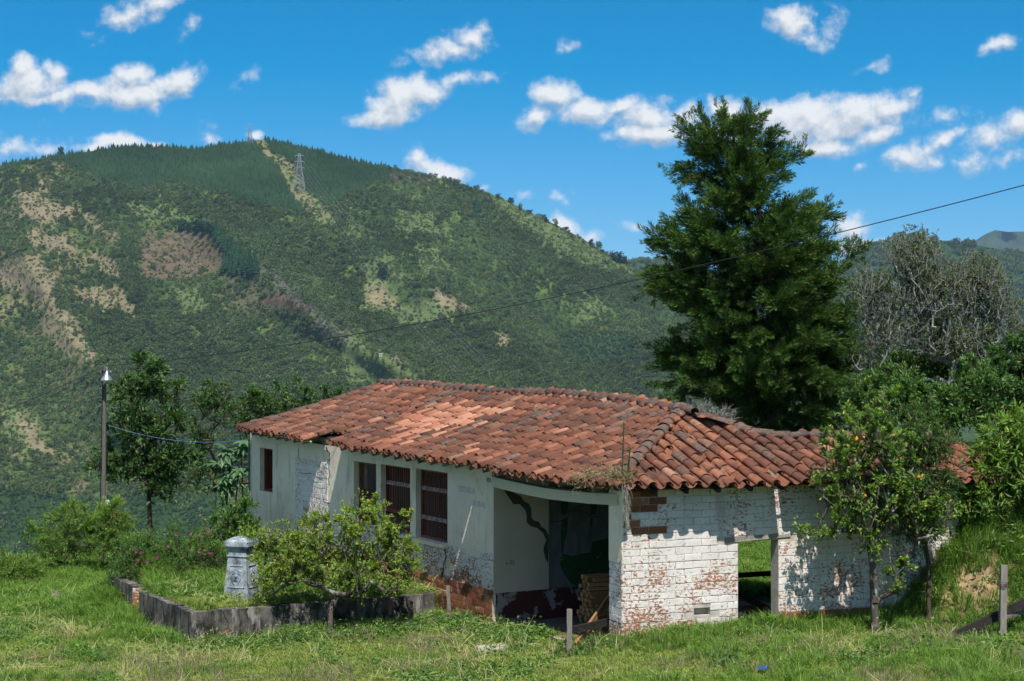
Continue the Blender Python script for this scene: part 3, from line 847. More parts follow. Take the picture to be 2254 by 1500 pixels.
def build_hill():
    us = np.arange(-700, 2301, 9.0)
    sky = np.interp(us, [p[0] for p in SKYLINE], [p[1] for p in SKYLINE])
    sky = sky + 3 * (fbm(us / 30, us * 0, 71) - .5)
    vs = np.linspace(0, 1, 110)
    X = np.repeat(us[None], len(vs), 0)
    Y = YB + (sky[None] - YB) * vs[:, None]
    P = hill_pt(X.ravel(), Y.ravel()).reshape(len(vs), len(us), 3)
    cv = cover(X.ravel(), Y.ravel())
    x, y = X.ravel(), Y.ravel()
    c = np.empty((x.size, 3)); c[:] = (.040, .068, .020)
    n = fbm(x / 60, y / 40, 81)
    c = lerp(c, np.array([.085, .125, .034]), sstep(n, .42, .62)[:, None])
    left = (sstep(x, 330, 120) * sstep(y, 340, 380))[:, None]
    tn = fbm(x / 34, y / 26, 83)
    c = lerp(c, np.array([.20, .155, .085]), left * (sstep(tn, .50, .64) * .7)[:, None])
    for k, col in (('coffee', (.022, .046, .018)), ('grass', (.098, .132, .048)), ('tan', (.205, .168, .102)), ('grey', (.10, .098, .075)), ('dim', (.085, .080, .045)),
                   ('plough', (.120, .086, .060)), ('pine', (.020, .046, .020)), ('strip', (.125, .145, .056))):
        c = lerp(c, np.array(col), cv[k][:, None] * .92)
    ts = cv['strip'] * sstep(fbm(x / 14, y / 12, 87), .5, .62)
    c = lerp(c, np.array([.19, .155, .095]), ts[:, None] * .8)
    # the far side of the hill and its foot
    top = P[-1]; back = []
    for dd, dz in ((40, -6), (140, -45), (500, -240)):
        q = top.copy(); q[:, 0] *= (top[:, 1] + dd) / top[:, 1]; q[:, 1] += dd; q[:, 2] += dz; back.append(q)
    foot = P[0].copy(); foot[:, 0] *= .93; foot[:, 1] *= .93; foot[:, 2] = -215
    G = np.concatenate([foot[None], P, np.array(back)])
    cc = c.reshape(len(vs), len(us), 3)
    cc = np.concatenate([cc[:1], cc, np.repeat(cc[-1:], 3, 0)])
    nv, nu = G.shape[:2]
    i = np.arange(nv - 1)[:, None] * nu + np.arange(nu - 1)[None]
    Q = np.stack([i, i + 1, i + 1 + nu, i + nu], -1).reshape(-1, 4)
    return tag(link('hillside', new_mesh('hillside', G.reshape(-1, 3), Q, M['hill'], {'cover': cc.reshape(-1, 3)}, True)), kind='structure')
build_hill()

FAR_SKY = [(1250, 640), (1330, 600), (1400, 574), (1460, 570), (1550, 604), (1700, 628), (1800, 612), (1850, 585), (1890, 560), (1930, 540), (1990, 520), (2040, 526), (2110, 534), (2180, 546), (2254, 560), (2420, 590), (2700, 640)]
def far_pt(x, y):
    ys = np.interp(x, [p[0] for p in FAR_SKY], [p[1] for p in FAR_SKY])
    v = np.clip((1050 - y) / (1050 - ys), 0, 1)
    d = 1950 + 800 * v + 120 * (fbm(x / 90, y / 90, 91) - .5) * np.clip((1 - v) * 6, 0, 1)
    return np.stack([(x - PW / 2) / F * d, d, CH - (y - PH / 2) / F * d], -1)
def ridge_mesh(name, sky, pt, yb, mat, col, du, nrow):
    us = np.arange(sky[0][0], sky[-1][0] + 1, du)
    s = np.interp(us, [p[0] for p in sky], [p[1] for p in sky])
    vs = np.linspace(0, 1, nrow)
    X = np.repeat(us[None], nrow, 0); Y = yb + (s[None] - yb) * vs[:, None]
    P = pt(X.ravel(), Y.ravel()).reshape(nrow, len(us), 3)
    top = P[-1].copy(); top[:, 0] *= 1.12; top[:, 1] *= 1.12; top[:, 2] -= 160
    G = np.concatenate([P, top[None]])
    nv, nu = G.shape[:2]
    i = np.arange(nv - 1)[:, None] * nu + np.arange(nu - 1)[None]
    Q = np.stack([i, i + 1, i + 1 + nu, i + nu], -1).reshape(-1, 4)
    n = fbm(G[..., 0].ravel() / 160, G[..., 2].ravel() / 90, 93)
    c = lerp(np.array(col[0]), np.array(col[1]), sstep(n, .4, .65)[:, None])
    return tag(link(name, new_mesh(name, G.reshape(-1, 3), Q, mat, {'cover': c}, True)), kind='structure')
ridge_mesh('far_hill', FAR_SKY, far_pt, 1050, M['hill'], ((.026, .052, .022), (.075, .105, .035)), 12, 40)
def mtn_pt(x, y):
    d = 5200 + 320 * (fbm(x / 60, y / 30, 95) - .5) + (560 - y) * 6
    return np.stack([(x - PW / 2) / F * d, d, CH - (y - PH / 2) / F * d], -1)
ridge_mesh('far_mountain', [(1950, 640), (2060, 565), (2110, 548), (2140, 535), (2165, 518), (2190, 507), (2220, 511), (2254, 510), (2300, 518), (2400, 560), (2560, 650)], mtn_pt, 700, M['hill'],
           ((.030, .055, .030), (.075, .085, .05)), 10, 26)
# ------------------------------------------------------------------ the farmhouse
HOUSE = thing('farmhouse', 'old whitewashed farmhouse with sagging terracotta tile roof and crumbling plaster', 'house')

def wall_cells(mb, P, x0, x1, z0, z1, holes, v0, v1):
    """upright slab with rectangular openings; P(x, v, z) -> point"""
    xs = sorted({x0, x1, *[h[0] for h in holes], *[h[1] for h in holes]}); xs = [x for x in xs if x0 <= x <= x1]
    zs = sorted({z0, z1, *[h[2] for h in holes], *[h[3] for h in holes]}); zs = [z for z in zs if z0 <= z <= z1]
    solid = {}
    for i in range(len(xs) - 1):
        for j in range(len(zs) - 1):
            cx = (xs[i] + xs[i + 1]) / 2; cz = (zs[j] + zs[j + 1]) / 2
            solid[i, j] = not any(h[0] < cx < h[1] and h[2] < cz < h[3] for h in holes)
    def quad(*p): mb.add(p, [(0, 1, 2, 3)])
    for (i, j), ok in solid.items():
        if not ok: continue
        a, b, c, d = xs[i], xs[i + 1], zs[j], zs[j + 1]
        quad(P(a, v0, c), P(b, v0, c), P(b, v0, d), P(a, v0, d))
        quad(P(b, v1, c), P(a, v1, c), P(a, v1, d), P(b, v1, d))
        if not solid.get((i - 1, j)): quad(P(a, v1, c), P(a, v0, c), P(a, v0, d), P(a, v1, d))
        if not solid.get((i + 1, j)): quad(P(b, v0, c), P(b, v1, c), P(b, v1, d), P(b, v0, d))
        if not solid.get((i, j - 1)): quad(P(a, v1, c), P(b, v1, c), P(b, v0, c), P(a, v0, c))
        if not solid.get((i, j + 1)): quad(P(a, v0, d), P(b, v0, d), P(b, v1, d), P(a, v1, d))

# --- long wall and its windows
def win(pxl, pxr, z0, z1): return (t_px(pxr), t_px(pxl), z0, z1)
WINS = [win(572, 600, 1.18, 2.28), win(779, 828, .92, 2.30), win(838, 903, .92, 2.32), win(915, 985, .90, 2.34)]
WTOP = 2.62
b = MB(); wall_cells(b, PT, T_POR, T_END, -.6, WTOP, WINS, 0.0, .32)
WALL_LONG = b.build('wall', M['plaster'], HOUSE); WALL_LONG['label'] = 'long shaded wall with barred windows and flaking whitewash'
b = MB()
wall_cells(b, lambda s, v, z: PT(T_END - v, s, z), .32, W_L, -.6, WTOP - .05, [], 0.0, .25)
b.build('wall', M['plaster'], HOUSE)
b = MB(); wall_cells(b, lambda t, v, z: PT(t, W_L - v, z), 7.0, T_END - .25, -.6, WTOP, [], 0.0, .25)
b.build('wall', M['plaster'], HOUSE)
b = MB(); wall_cells(b, lambda s, v, z: PT(10.4 + v, s, z), .32, W_L - .25, -.6, WTOP, [], 0.0, .15)
b.build('wall', M['cream'], HOUSE)
b = MB(); b.box(PT(T_POR + .25, .32, -.5), PT(T_END - .25, .32, -.5) - PT(T_POR + .25, .32, -.5), np.append(DN * (W_L - .6), 0), (0, 0, .45)); b.build('floor', M['floor'], HOUSE)
# lintel band over the windows
tb0, tb1 = T_POR + .02, t_px(770)
b = MB(); b.box(PT(tb0, -.035, 2.37), PT(tb1, -.035, 2.37) - PT(tb0, -.035, 2.37), np.append(DN * .034, 0), (0, 0, .23))
b.build('lintel_band', M['plaster'], HOUSE)

def bars(parent, t0, t1, z0, z1, n, s=.17):
    for i in range(n):
        t = lerp(t0, t1, (i + .5) / n) + rng.normal(0, .004)
        b = MB(); b.bar(PT(t, s, z0), PT(t + rng.normal(0, .006), s, z1), .034, .026, up=(1, 0, 0)); b.build('bar', M['wood_bar'], parent)
for k, (t0, t1, z0, z1) in enumerate(WINS):
    b = MB(); w = .055
    for (a0, a1, c0, c1) in ((t0, t0 + w, z0, z1), (t1 - w, t1, z0, z1), (t0 + w, t1 - w, z0, z0 + w), (t0 + w, t1 - w, z1 - w, z1)):
        b.box(PT(a0, .12, c0), PT(a1, .12, c0) - PT(a0, .12, c0), np.append(DN * .10, 0), (0, 0, c1 - c0))
    fr = b.build('window', M['wood_red' if k in (0, 2) else 'wood_bar'], HOUSE)
    if k == 0:
        b = MB(); b.box(PT(t1 - w - .002, .13, z0 + w), np.append(-DA * .035, 0), np.append(DN * .5, 0), (0, 0, z1 - z0 - 2 * w)); b.build('shutter', M['wood_red'], fr)
        fr['label'] = 'narrow window with an open red shutter'
    else:
        b = MB(); b.box(PT(t0 - .05, -.09, z0 - .075), PT(t1 + .05, -.09, z0) - PT(t0 - .05, -.09, z0), np.append(DN * .2, 0), (0, 0, .07)); b.build('sill', M['plaster'], fr)
    if k in (2, 3):
        bars(fr, t0 + w, t1 - w, z0 + w, z1 - w, 15)
        for q, zz in enumerate((.30, .72)):
            zr = lerp(z0, z1, zz)
            b = MB(); b.bar(PT(t0 + w, .135, zr), PT(t1 - w, .135, zr), .045, .085); b.build('rail', M['rail' if q or k == 3 else 'wood_red'], fr)
        if k == 3:
            b = MB(); b.bar(PT(t1 - .1, .20, lerp(z0, z1, .32)), PT(t0 + .1, .20, z0 + .08), .03, .05); b.build('brace', M['wood_grey'], fr)
    if k == 1: bars(fr, t0 + w, t1 - w, z0 + w, lerp(z0, z1, .55), 11)

# --- brick pieces
def brick_mesh(name, mat, l, h, d=.05, ch=.012, jit=.004, seed=0):
    r = np.random.default_rng(seed)
    y0, y1 = 0.0, d
    V = [(-l / 2, y1, -h / 2), (l / 2, y1, -h / 2), (l / 2, y1, h / 2), (-l / 2, y1, h / 2),
         (-l / 2, y0 + ch, -h / 2), (l / 2, y0 + ch, -h / 2), (l / 2, y0 + ch, h / 2), (-l / 2, y0 + ch, h / 2),
         (-l / 2 + ch, y0, -h / 2 + ch), (l / 2 - ch, y0, -h / 2 + ch), (l / 2 - ch, y0, h / 2 - ch), (-l / 2 + ch, y0, h / 2 - ch)]
    V = np.array(V) + r.normal(0, jit, (12, 3)) * np.array([1, .7, .8])
    Q = [(8, 9, 10, 11), (4, 5, 9, 8), (5, 6, 10, 9), (6, 7, 11, 10), (7, 4, 8, 11), (0, 1, 5, 4), (1, 2, 6, 5), (2, 3, 7, 6), (3, 0, 4, 7)]
    return V, np.array(Q)
COURSE, BL = .124, .335
BRK = [brick_mesh('brick', None, BL - .013, COURSE - .010, .06, .005, .0025, i) for i in range(8)]
HALF = [brick_mesh('brick', None, BL / 2 - .013, COURSE - .010, .06, .005, .0025, 20 + i) for i in range(4)]
def bmesh_of(kind, k, mat):
    V, Q = (BRK if kind == 0 else HALF)[k]
    return new_mesh('brick', V, Q, mat, {'tint': np.zeros(len(V))})
BMESH = {(kind, k, mt): bmesh_of(kind, k, M[mt]) for kind, nn in ((0, 8), (1, 4)) for k in range(nn) for mt in ('pbrick', 'rbrick')}
bricks = []          # (origin, x dir, inward dir, kind, material, parent)
def lay(P, xdir, indir, x0, x1, z0, z1, v, skip, matf, parent, tilt=0.0, skew=0.0):
    row = 0; z = z0
    while z < z1 - .01:
        x = x0 + (0 if row % 2 == 0 else -BL / 2)
        while x < x1 - .02:
            a, e = max(x, x0), min(x + BL, x1)
            l = e - a
            if l > .06:
                c = (a + e) / 2; zc = z + COURSE / 2 + skew * (c - x0)
                if not skip(a, e, zc - COURSE / 2 + .02, zc + COURSE / 2 - .02):
                    kind = 1 if l < BL * .75 else 0
                    sc = l / (BL if kind == 0 else BL / 2)
                    bricks.append((P(c, v + rng.normal(0, .0022), zc + rng.normal(0, .003)), xdir, indir, kind, sc, matf(c, zc), parent))
            x += BL
        z += COURSE; row += 1

# right wall with the doorway
u0d, u1d = u_px(1625), u_px(1714)
DZ = z_py(1193, QT(u0d, 0)[1])
DOOR = (u0d, u1d, -.6, DZ)
un, zn = uz(1546, 1346); un2, zn2 = uz(1670, 1087)
NICHE = (un - .16, un + .16, zn - .07, zn + .06)
RW_TOP = 2.46
b = MB(); wall_cells(b, QT, .0, U_END, -.5, RW_TOP, [DOOR, NICHE], .010, .26)
b.box(QT(NICHE[0] - .02, .14, NICHE[2] - .02), np.append(DB * .36, 0), np.append(DM * .05, 0), (0, 0, .2))
WALL_R = b.build('wall', M['mortar'], HOUSE); WALL_R['label'] = 'sunlit whitewashed brick wall with a doorway'
lin0 = u_px(1598)
def skip_r(a, e, c, d):
    for (h0, h1, g0, g1) in (DOOR, NICHE):
        if e > h0 + .015 and a < h1 - .015 and d > g0 and c < g1: return True
    if e > lin0 and a < u1d + .22 and d > DZ - .01 and c < DZ + .10: return True
    return False
def mat_r(x, z):
    n = vnoise(x * 2.2, z * 4, 5)
    if z > 1.72 and x < .75 and n > .42: return 'rbrick'
    if x > u1d and z < .28 and n > .25: return 'rbrick'
    return 'pbrick'
lay(QT, DB, DM, .0, u0d, -.38, RW_TOP - .02, 0.0, skip_r, mat_r, WALL_R)
lay(QT, DB, DM, u0d, u1d, DZ + .10, RW_TOP - .02, 0.0, skip_r, mat_r, WALL_R)
lay(QT, DB, DM, u1d, U_END - .6, -.38, RW_TOP - .02, 0.0, skip_r, mat_r, WALL_R)
b = MB(); b.bar(QT(lin0 - .02, .09, DZ + .035), QT(u1d + .24, .09, DZ + .075), .20, .085, jit=.006); b.build('lintel', M['wood_grey'], HOUSE)
# pier at the corner (end of the right wall), its end face laid in rough courses
b = MB(); wall_cells(b, QT, .02, .30, -.5, RW_TOP + .06, [], .262, .52); PIER = b.build('pier', M['plaster'], HOUSE)
lay(lambda x, v, z: QT(.0 + v, x, z), DM, DB, .0, .50, -.38, 1.25, -.012, lambda *a: False, lambda x, z: 'pbrick', PIER)
b = MB(); wall_cells(b, lambda x, v, z: QT(v, x, z), -.002, .50, 1.25, RW_TOP, [], -.016, .02); b.build('plaster_face', M['plaster'], PIER)

# brickwork showing at the foot of the long wall
def mat_l(x, z): return 'rbrick'
tl1 = t_px(700)
lay(PT, DA, DN, T_POR, tl1, -.52, .16, -.045, lambda *a: False, lambda x, z: 'rbrick', WALL_LONG)
lay(PT, DA, DN, T_POR, t_px(768), .16, .80, -.018, lambda a, e, c, d: vnoise((a + e) * 1.3, c * 5, 9) > .86, lambda x, z: 'pbrick', WALL_LONG)
b = MB(); wall_cells(b, PT, T_POR - .0, tl1, -.55, .15, [], -.030, -.003); b.build('mortar_bed', M['mortar'], WALL_LONG)
# bare brick under the lost plaster further along
lay(PT, DA, DN, t_px(722), t_px(650), .3, 2.1, -.014, lambda a, e, c, d: False, lambda x, z: 'pbrick', WALL_LONG)

def place_bricks():
    d = np.array([np.linalg.norm(np.array(x[0]) - np.array([0, 0, CH])) for x in bricks])
    order = np.argsort(d)
    rest = {}
    for rank, i in enumerate(order):
        o, xd, nd, kind, sc, mt, par = bricks[i]
        k = int(rng.integers(0, 8 if kind == 0 else 4))
        X = np.array([xd[0], xd[1], 0]) * sc; Y = np.array([nd[0], nd[1], 0]); Z = np.array([0, 0, 1.])
        if rank < 300:
            ob = link('brick', BMESH[kind, k, mt], par)
            ob.matrix_local = Matrix(((X[0], Y[0], 0, o[0]), (X[1], Y[1], 0, o[1]), (0, 0, 1, o[2]), (0, 0, 0, 1)))
        else:
            V, Q = (BRK if kind == 0 else HALF)[k]
            rest.setdefault((par.name, mt), MB()).add(np.array(o) + V[:, :1] * X + V[:, 1:2] * Y + V[:, 2:] * Z, Q)
    for (pn, mt), mb in rest.items():
        ob = mb.build('brickwork', M[mt], bpy.data.objects[pn]); ob['kind'] = 'stuff'
place_bricks()

# --- porch: painted wall, dado, floor, beam
def sz(px, py):
    o = C0 + DA * T_POR; k = (px - PW / 2) / F
    s = (k * o[1] - o[0]) / (DN[0] - k * DN[1])
    return s, z_py(py, (o + DN * s)[1])
def PW_(s, v, z): return PT(T_POR + v, s, z)
s_ed = sz(1208, 1200)[0]; S_PW = 5.2; ZD = .17
b = MB(); wall_cells(b, PW_, .0, S_PW, -.6, WTOP - .02, [], .03, .30); PWALL = b.build('wall', M['mural'], HOUSE); PWALL['label'] = 'porch wall with faded mural'
b = MB(); wall_cells(b, PW_, -.001, s_ed, ZD, WTOP - .03, [], -.004, .032); b.build('plaster_panel', M['cream'], PWALL)
b = MB(); wall_cells(b, PW_, .04, S_PW, -.58, ZD, [], -.010, .033); b.build('dado', M['dado'], PWALL)
def flat_poly(name, pts, mat, parent, P, v, th=.004):
    """thin raised patch of paint or render with the given outline (points in wall coordinates)"""
    mb = MB(); n = len(pts)
    import mathutils.geometry as mg
    tris = mg.tessellate_polygon([[Vector((p[0], p[1], 0)) for p in pts]])
    V = [P(p[0], v, p[1]) for p in pts] + [P(p[0], v + th, p[1]) for p in pts]
    mb.add(V, [(i, (i + 1) % n, n + (i + 1) % n, n + i) for i in range(n)], [tuple(t) for t in tris])
    return mb.build(name, mat, parent)
def zm(pts): return [sz(960 + x / 5.357, 1030 + y / 5.357) for x, y in pts]
flat_poly('bare_render_patch', zm([(735, 215), (800, 260), (840, 330), (890, 400), (905, 430), (985, 430), (1050, 500), (1065, 560), (1065, 640), (1110, 690), (1190, 710), (1260, 770), (1300, 860),
          (1270, 920), (1265, 980), (1290, 1080), (1320, 1120), (1325, 800), (1290, 730), (1235, 690), (1215, 640), (1150, 620), (1125, 590), (1120, 480), (1090, 420), (1040, 400), (1000, 340), (930, 300), (850, 250), (790, 220)]),
          M['crack'], PWALL, PW_, -.007)
MU = .026
for pts in ([(1495, 1010), (1600, 1040), (1700, 1020), (1830, 1000), (1845, 880), (1950, 850), (2080, 830), (2100, 1330), (1760, 1300), (1690, 1410), (1600, 1370), (1560, 1310), (1500, 1215), (1465, 1140)],
            [(1480, 400), (1565, 400), (1562, 520), (1530, 560), (1490, 550), (1478, 500)], [(1480, 640), (1562, 590), (1555, 760), (1520, 900), (1510, 1000), (1480, 1000)],
            [(1825, 430), (1905, 435), (1890, 560), (1840, 560)], [(1825, 590), (1860, 600), (1840, 700), (1825, 700)]):
    flat_poly('mural_green', zm(pts), M['green'], PWALL, PW_, MU)
for pts in ([(1480, 630), (1580, 560), (1680, 500), (1760, 520), (1850, 580), (1950, 575)], [(1345, 640), (1420, 640), (1480, 625)], [(1560, 540), (1640, 480), (1760, 430)], [(1830, 720), (1830, 860)]):
    q = zm(pts); mb = MB(); mb.tube([PW_(a, MU, c) for a, c in q], .008, 4); mb.build('mural_outline', M['mural_line'], PWALL)

def letters(body, size, origin, xdir, mat, parent, shear=0.0):
    cu = bpy.data.curves.new('lettering', 'FONT'); cu.body = body; cu.size = size; cu.extrude = .0012; cu.shear = shear; cu.resolution_u = 2
    tmp = bpy.data.objects.new('lettering', cu)
    me = bpy.data.meshes.new_from_object(tmp); bpy.data.objects.remove(tmp)
    me.materials.clear(); me.materials.append(mat)
    o = link('lettering', me, parent)
    X = np.array([xdir[0], xdir[1], 0]); Z = np.array([xdir[1], -xdir[0], 0])      # text normal looks at the viewer
    o.matrix_local = Matrix(((X[0], 0, Z[0], origin[0]), (X[1], 0, Z[1], origin[1]), (0, 1, 0, origin[2]), (0, 0, 0, 1)))
    return o
s1, z1 = sz(1112, 1244)
letters('v-55', .115, PW_(s1, -.0065, z1), DN, M['red_letter'], PWALL, .1)
t1, z1 = tz(1010, 1082); letters('ESCUELA', .17, PT(t1, -.003, z1), -DA, M['pink_letter'], WALL_LONG)
t1, z1 = tz(1042, 1114); letters('RURAL', .17, PT(t1, -.003, z1), -DA, M['pink_letter'], WALL_LONG)

# cracks in the plaster
def crack(pts, w, P, v, parent):
    mb = MB(); mb.tube([P(a, v, c) for a, c in pts], w, 4); return mb.build('crack', M['crack'], parent)
def zt(pts): return [tz(540 + x / 6.25, 940 + y / 6.25) for x, y in pts]
crack(zt([(735, 625), (800, 645), (900, 640), (970, 655), (985, 690), (1060, 705), (1075, 760), (1060, 850), (1070, 930), (1085, 1030), (1160, 1050)]), .016, PT, -.004, WALL_LONG)
crack(zt([(1120, 280), (1130, 330), (1165, 360), (1160, 460), (1130, 440)]), .022, PT, -.004, WALL_LONG)
crack(zt([(1165, 460), (1150, 560), (1170, 660), (1145, 720), (1160, 800)]), .009, PT, -.002, WALL_LONG)
crack(zt([(735, 300), (735, 620)]), .008, PT, -.002, WALL_LONG)
crack(zt([(440, 230), (440, 420), (430, 560)]), .006, PT, -.002, WALL_LONG)
q = [tz(780 + x / 3.75, 1100 + y / 3.75) for x, y in ((750, 400), (765, 470), (745, 540), (740, 600), (715, 680))]
crack(q, .016, PT, -.022, WALL_LONG)

b = MB(); b.box(PT(.2, .15, -.5), PT(T_POR, .15, -.5) - PT(.2, .15, -.5), np.append(DN * 6.0, 0), (0, 0, .10)); b.build('porch_floor', M['floor'], HOUSE)
# porch beam, sagging
bp = [tz(1084, 1060), tz(1120, 1069), tz(1160, 1078), tz(1207, 1087), tz(1250, 1092), tz(1300, 1097), tz(1362, 1100)]
mb = MB(); n = len(bp); H2 = .095
V = []
for t, z in bp:
    for (ss, dz) in ((-.03, -H2), (.17, -H2), (.17, H2), (-.03, H2)): V.append(PT(t, ss, z + dz))
Q = [(i * 4 + j, i * 4 + (j + 1) % 4, (i + 1) * 4 + (j + 1) % 4, (i + 1) * 4 + j) for i in range(n - 1) for j in range(4)] + [(0, 1, 2, 3), (n * 4 - 1, n * 4 - 2, n * 4 - 3, n * 4 - 4)]
mb.add(V, Q); mb.build('porch_beam', M['wood_cream'], HOUSE)

# ------------------------------------------------------------------ roof
OV = .45
def corner(s, v):
    return C0 + np.linalg.solve(np.array([DN, DM]), np.array([s, v]))
wl = np.linspace(2, 5, 301)
pxs = np.array([(lambda p: PW / 2 + F * p[0] / p[1])(corner(w, w)) for w in wl])
W_RIDGE = float(np.interp(1496, pxs, wl))
APEX = corner(W_RIDGE, W_RIDGE); E1 = corner(-OV, -OV)
tA, uA = (APEX - C0) @ DA, (APEX - C0) @ DB
tE, uE = (E1 - C0) @ DA, (E1 - C0) @ DB
RP = [(841, 838), (900, 842), (953, 845), (1050, 855), (1100, 858), (1237, 862), (1397, 877), (1496, 896)]
rt = [tz(px, py, W_RIDGE) for px, py in RP][::-1]
RT_T = [a for a, _ in rt]; RT_Z = [c - .10 for _, c in rt]
T_RE = RT_T[-1]; T_EE = t_px(523, -OV)
EP = [tz(px, py, -OV) for px, py in ((523, 940), (652, 962), (767, 980), (900, 1001), (1033, 1017), (1095, 1030), (1157, 1042), (1285, 1060))][::-1]
ET, EZ = [a for a, _ in EP], [c - .03 for _, c in EP]
E_Z0 = float(np.interp(tE, ET, EZ)); A_Z = RT_Z[0]
KR = (A_Z - E_Z0) / (W_RIDGE + OV)
def zM(t, s):
    e = np.interp(t, ET, EZ); r = np.interp(t, RT_T, RT_Z); f = (s + OV) / (W_RIDGE + OV)
    return e + (r - e) * f - .07 * math.sin(math.pi * min(1, max(0, f))) * min(1, max(0, (t - tA) / 3))
def e2(u): return np.interp(u, [0, 1.2, 3.5, 7.2], [E_Z0, E_Z0 - .03, E_Z0 - .02, E_Z0 - .12])
def zR(u, v): return e2(u) + (v + OV) * KR
def uv_px(px, py):
    vs = np.linspace(-.4, 4.2, 200)
    e = [abs(z_py(py, QT(u_px(px, v), v)[1]) - zR(u_px(px, v), v)) for v in vs]
    v = vs[int(np.argmin(e))]; return u_px(px, v), v
TOP = [(uA, W_RIDGE)] + [uv_px(px, py + 7) for px, py in ((1565, 921), (1638, 943), (1675, 955), (1740, 960), (1862, 957), (2110, 959))] + [(8.2, 0)]
TOP[-1] = (U_END + .5, TOP[-2][1])
TU, TV = [a for a, _ in TOP], [c for _, c in TOP]
def vmax(u):
    if u < uA: return -OV + (u - uE) / (uA - uE) * (W_RIDGE + OV)
    return float(np.interp(u, TU, TV))
def smax(t):
    if t < tA: return -OV + (t - tE) / (tA - tE) * (W_RIDGE + OV)
    if t > T_RE: return W_RIDGE - (t - T_RE) / (T_EE - T_RE) * (W_RIDGE + OV)
    return W_RIDGE
def px_of(p): return PW / 2 + F * p[0] / p[1], PH / 2 - F * (p[2] - CH) / p[1]

# boards under the tiles (the roof itself): front slope, right slope and the slopes behind
def strip(mb, rows):
    n = len(rows[0]); V = np.concatenate(rows)
    mb.add(V, [(i * n + j, i * n + j + 1, (i + 1) * n + j + 1, (i + 1) * n + j) for i in range(len(rows) - 1) for j in range(n - 1)])
mb = MB(); DK = .075
ts = list(np.linspace(tA, T_RE, 40)) + list(np.linspace(T_RE, T_EE - .1, 6))[1:]
def hipS(t): return smax(t)
rows = []
for f in (0, .33, .66, 1.0):
    r = []
    for t in ts:
        s = lerp(-.02, max(-.02, smax(t)), f); r.append(PT(t, s, zM(t, s) - DK))
    rows.append(r)
strip(mb, rows)
rows = []
for f in (0, .5, 1.0):
    r = []
    for t in np.linspace(tE + .3, tA, 6):
        s = lerp(-.1, max(-.1, smax(t)), f); r.append(PT(t, s, zM(t, s) - DK))
    rows.append(r)
strip(mb, rows)
rows = []
for f in (0, .33, .66, 1.0):
    r = []
    for u in np.concatenate([np.linspace(uE + .3, uA, 6), np.linspace(uA, U_END + .4, 20)[1:]]):
        v = lerp(-.1, max(-.1, vmax(u)), f); r.append(QT(u, v, zR(u, v) - DK))
    rows.append(r)
strip(mb, rows)
# slopes behind the ridge
rows = []
for f in (0, 1.0):
    rows.append([PT(t, lerp(W_RIDGE, 2 * W_RIDGE + .4, f), lerp(float(np.interp(t, RT_T, RT_Z)) - DK, 2.6, f)) for t in np.linspace(tA - 1.0, T_RE + .4, 20)])
strip(mb, rows)
rows = []
for f in (0, 1.0):
    rows.append([QT(u, lerp(vmax(u), vmax(u) + 2.3, f), lerp(zR(u, vmax(u)) - DK, 2.55, f)) for u in np.linspace(uA + .6, U_END + .4, 12)])
strip(mb, rows)
ROOF = mb.build('roof', M['wood_black'], HOUSE)

def tile_shape(seed, r0=.098, r1=.086, L=.43, th=.011, arc=200, k=7):
    r = np.random.default_rng(seed)
    th_ = np.radians(np.linspace(90 - arc / 2, 90 + arc / 2, k))
    V = []
    for (y, rad) in ((0, r0), (L, r1)):
        for rr in (rad, rad - th):
            V.append(np.stack([rr * np.cos(th_), np.full(k, y) + r.normal(0, .004, k) * (y == 0), rr * np.sin(th_) * .92 - rad * .35], 1))
    V = np.concatenate(V) + np.array([0, 0, 0])
    o0, i0, o1, i1 = 0, k, 2 * k, 3 * k
    Q = []
    for j in range(k - 1):
        Q += [(o0 + j, o0 + j + 1, o1 + j + 1, o1 + j), (i0 + j + 1, i0 + j, i1 + j, i1 + j + 1), (o0 + j + 1, o0 + j, i0 + j, i0 + j + 1)]
    Q += [(o0, o1, i1, i0), (o0 + k - 1, i0 + k - 1, i1 + k - 1, o1 + k - 1)]
    V += r.normal(0, .0025, V.shape)
    return V, np.array(Q)
TILES = [tile_shape(i, r0=.098 + .004 * (i % 3 - 1), L=.43 + .01 * (i % 2)) for i in range(7)]
CAPS = [tile_shape(30 + i, r0=.125, r1=.108, L=.44, arc=190) for i in range(4)]
PANS = [tile_shape(50 + i, r0=.105, r1=.112, L=.43, arc=170, k=5) for i in range(2)]
TMESH = [new_mesh('tile', V, Q, M['tile'], {'tint': np.zeros(len(V))}, True) for V, Q in TILES]
CMESH = [new_mesh('tile', V, Q, M['tile'], {'tint': np.zeros(len(V))}, True) for V, Q in CAPS]
for me in TMESH + CMESH:
    me.polygons.foreach_set('use_smooth', np.ones(len(me.polygons), bool))

tiles = []   # matrix, family, variant, tint
NEWP = [(835, 975), (880, 925), (930, 912), (1000, 905), (1090, 918), (1060, 940), (1000, 955), (950, 965), (860, 990)]
def put(o, across, up, lift=0.0, fam='t', tint=0.0, yaw=0.0, tilt=.055, flip=False):
    A = unit(across); U = unit(up); N = unit(np.cross(A, U)); A = np.cross(U, N)
    if yaw:
        A, U = A * math.cos(yaw) + U * math.sin(yaw), U * math.cos(yaw) - A * math.sin(yaw)
    if tilt:
        U, N = U * math.cos(tilt) - N * math.sin(tilt), N * math.cos(tilt) + U * math.sin(tilt)
    if flip: A, N = -A, -N
    Mx = np.eye(4); Mx[:3, 0] = A; Mx[:3, 1] = U; Mx[:3, 2] = N; Mx[:3, 3] = o + (N if not flip else -N) * lift
    n = {'t': len(TILES), 'c': len(CAPS), 'p': len(PANS)}[fam]
    tiles.append((Mx, fam, int(rng.integers(0, n)), tint))

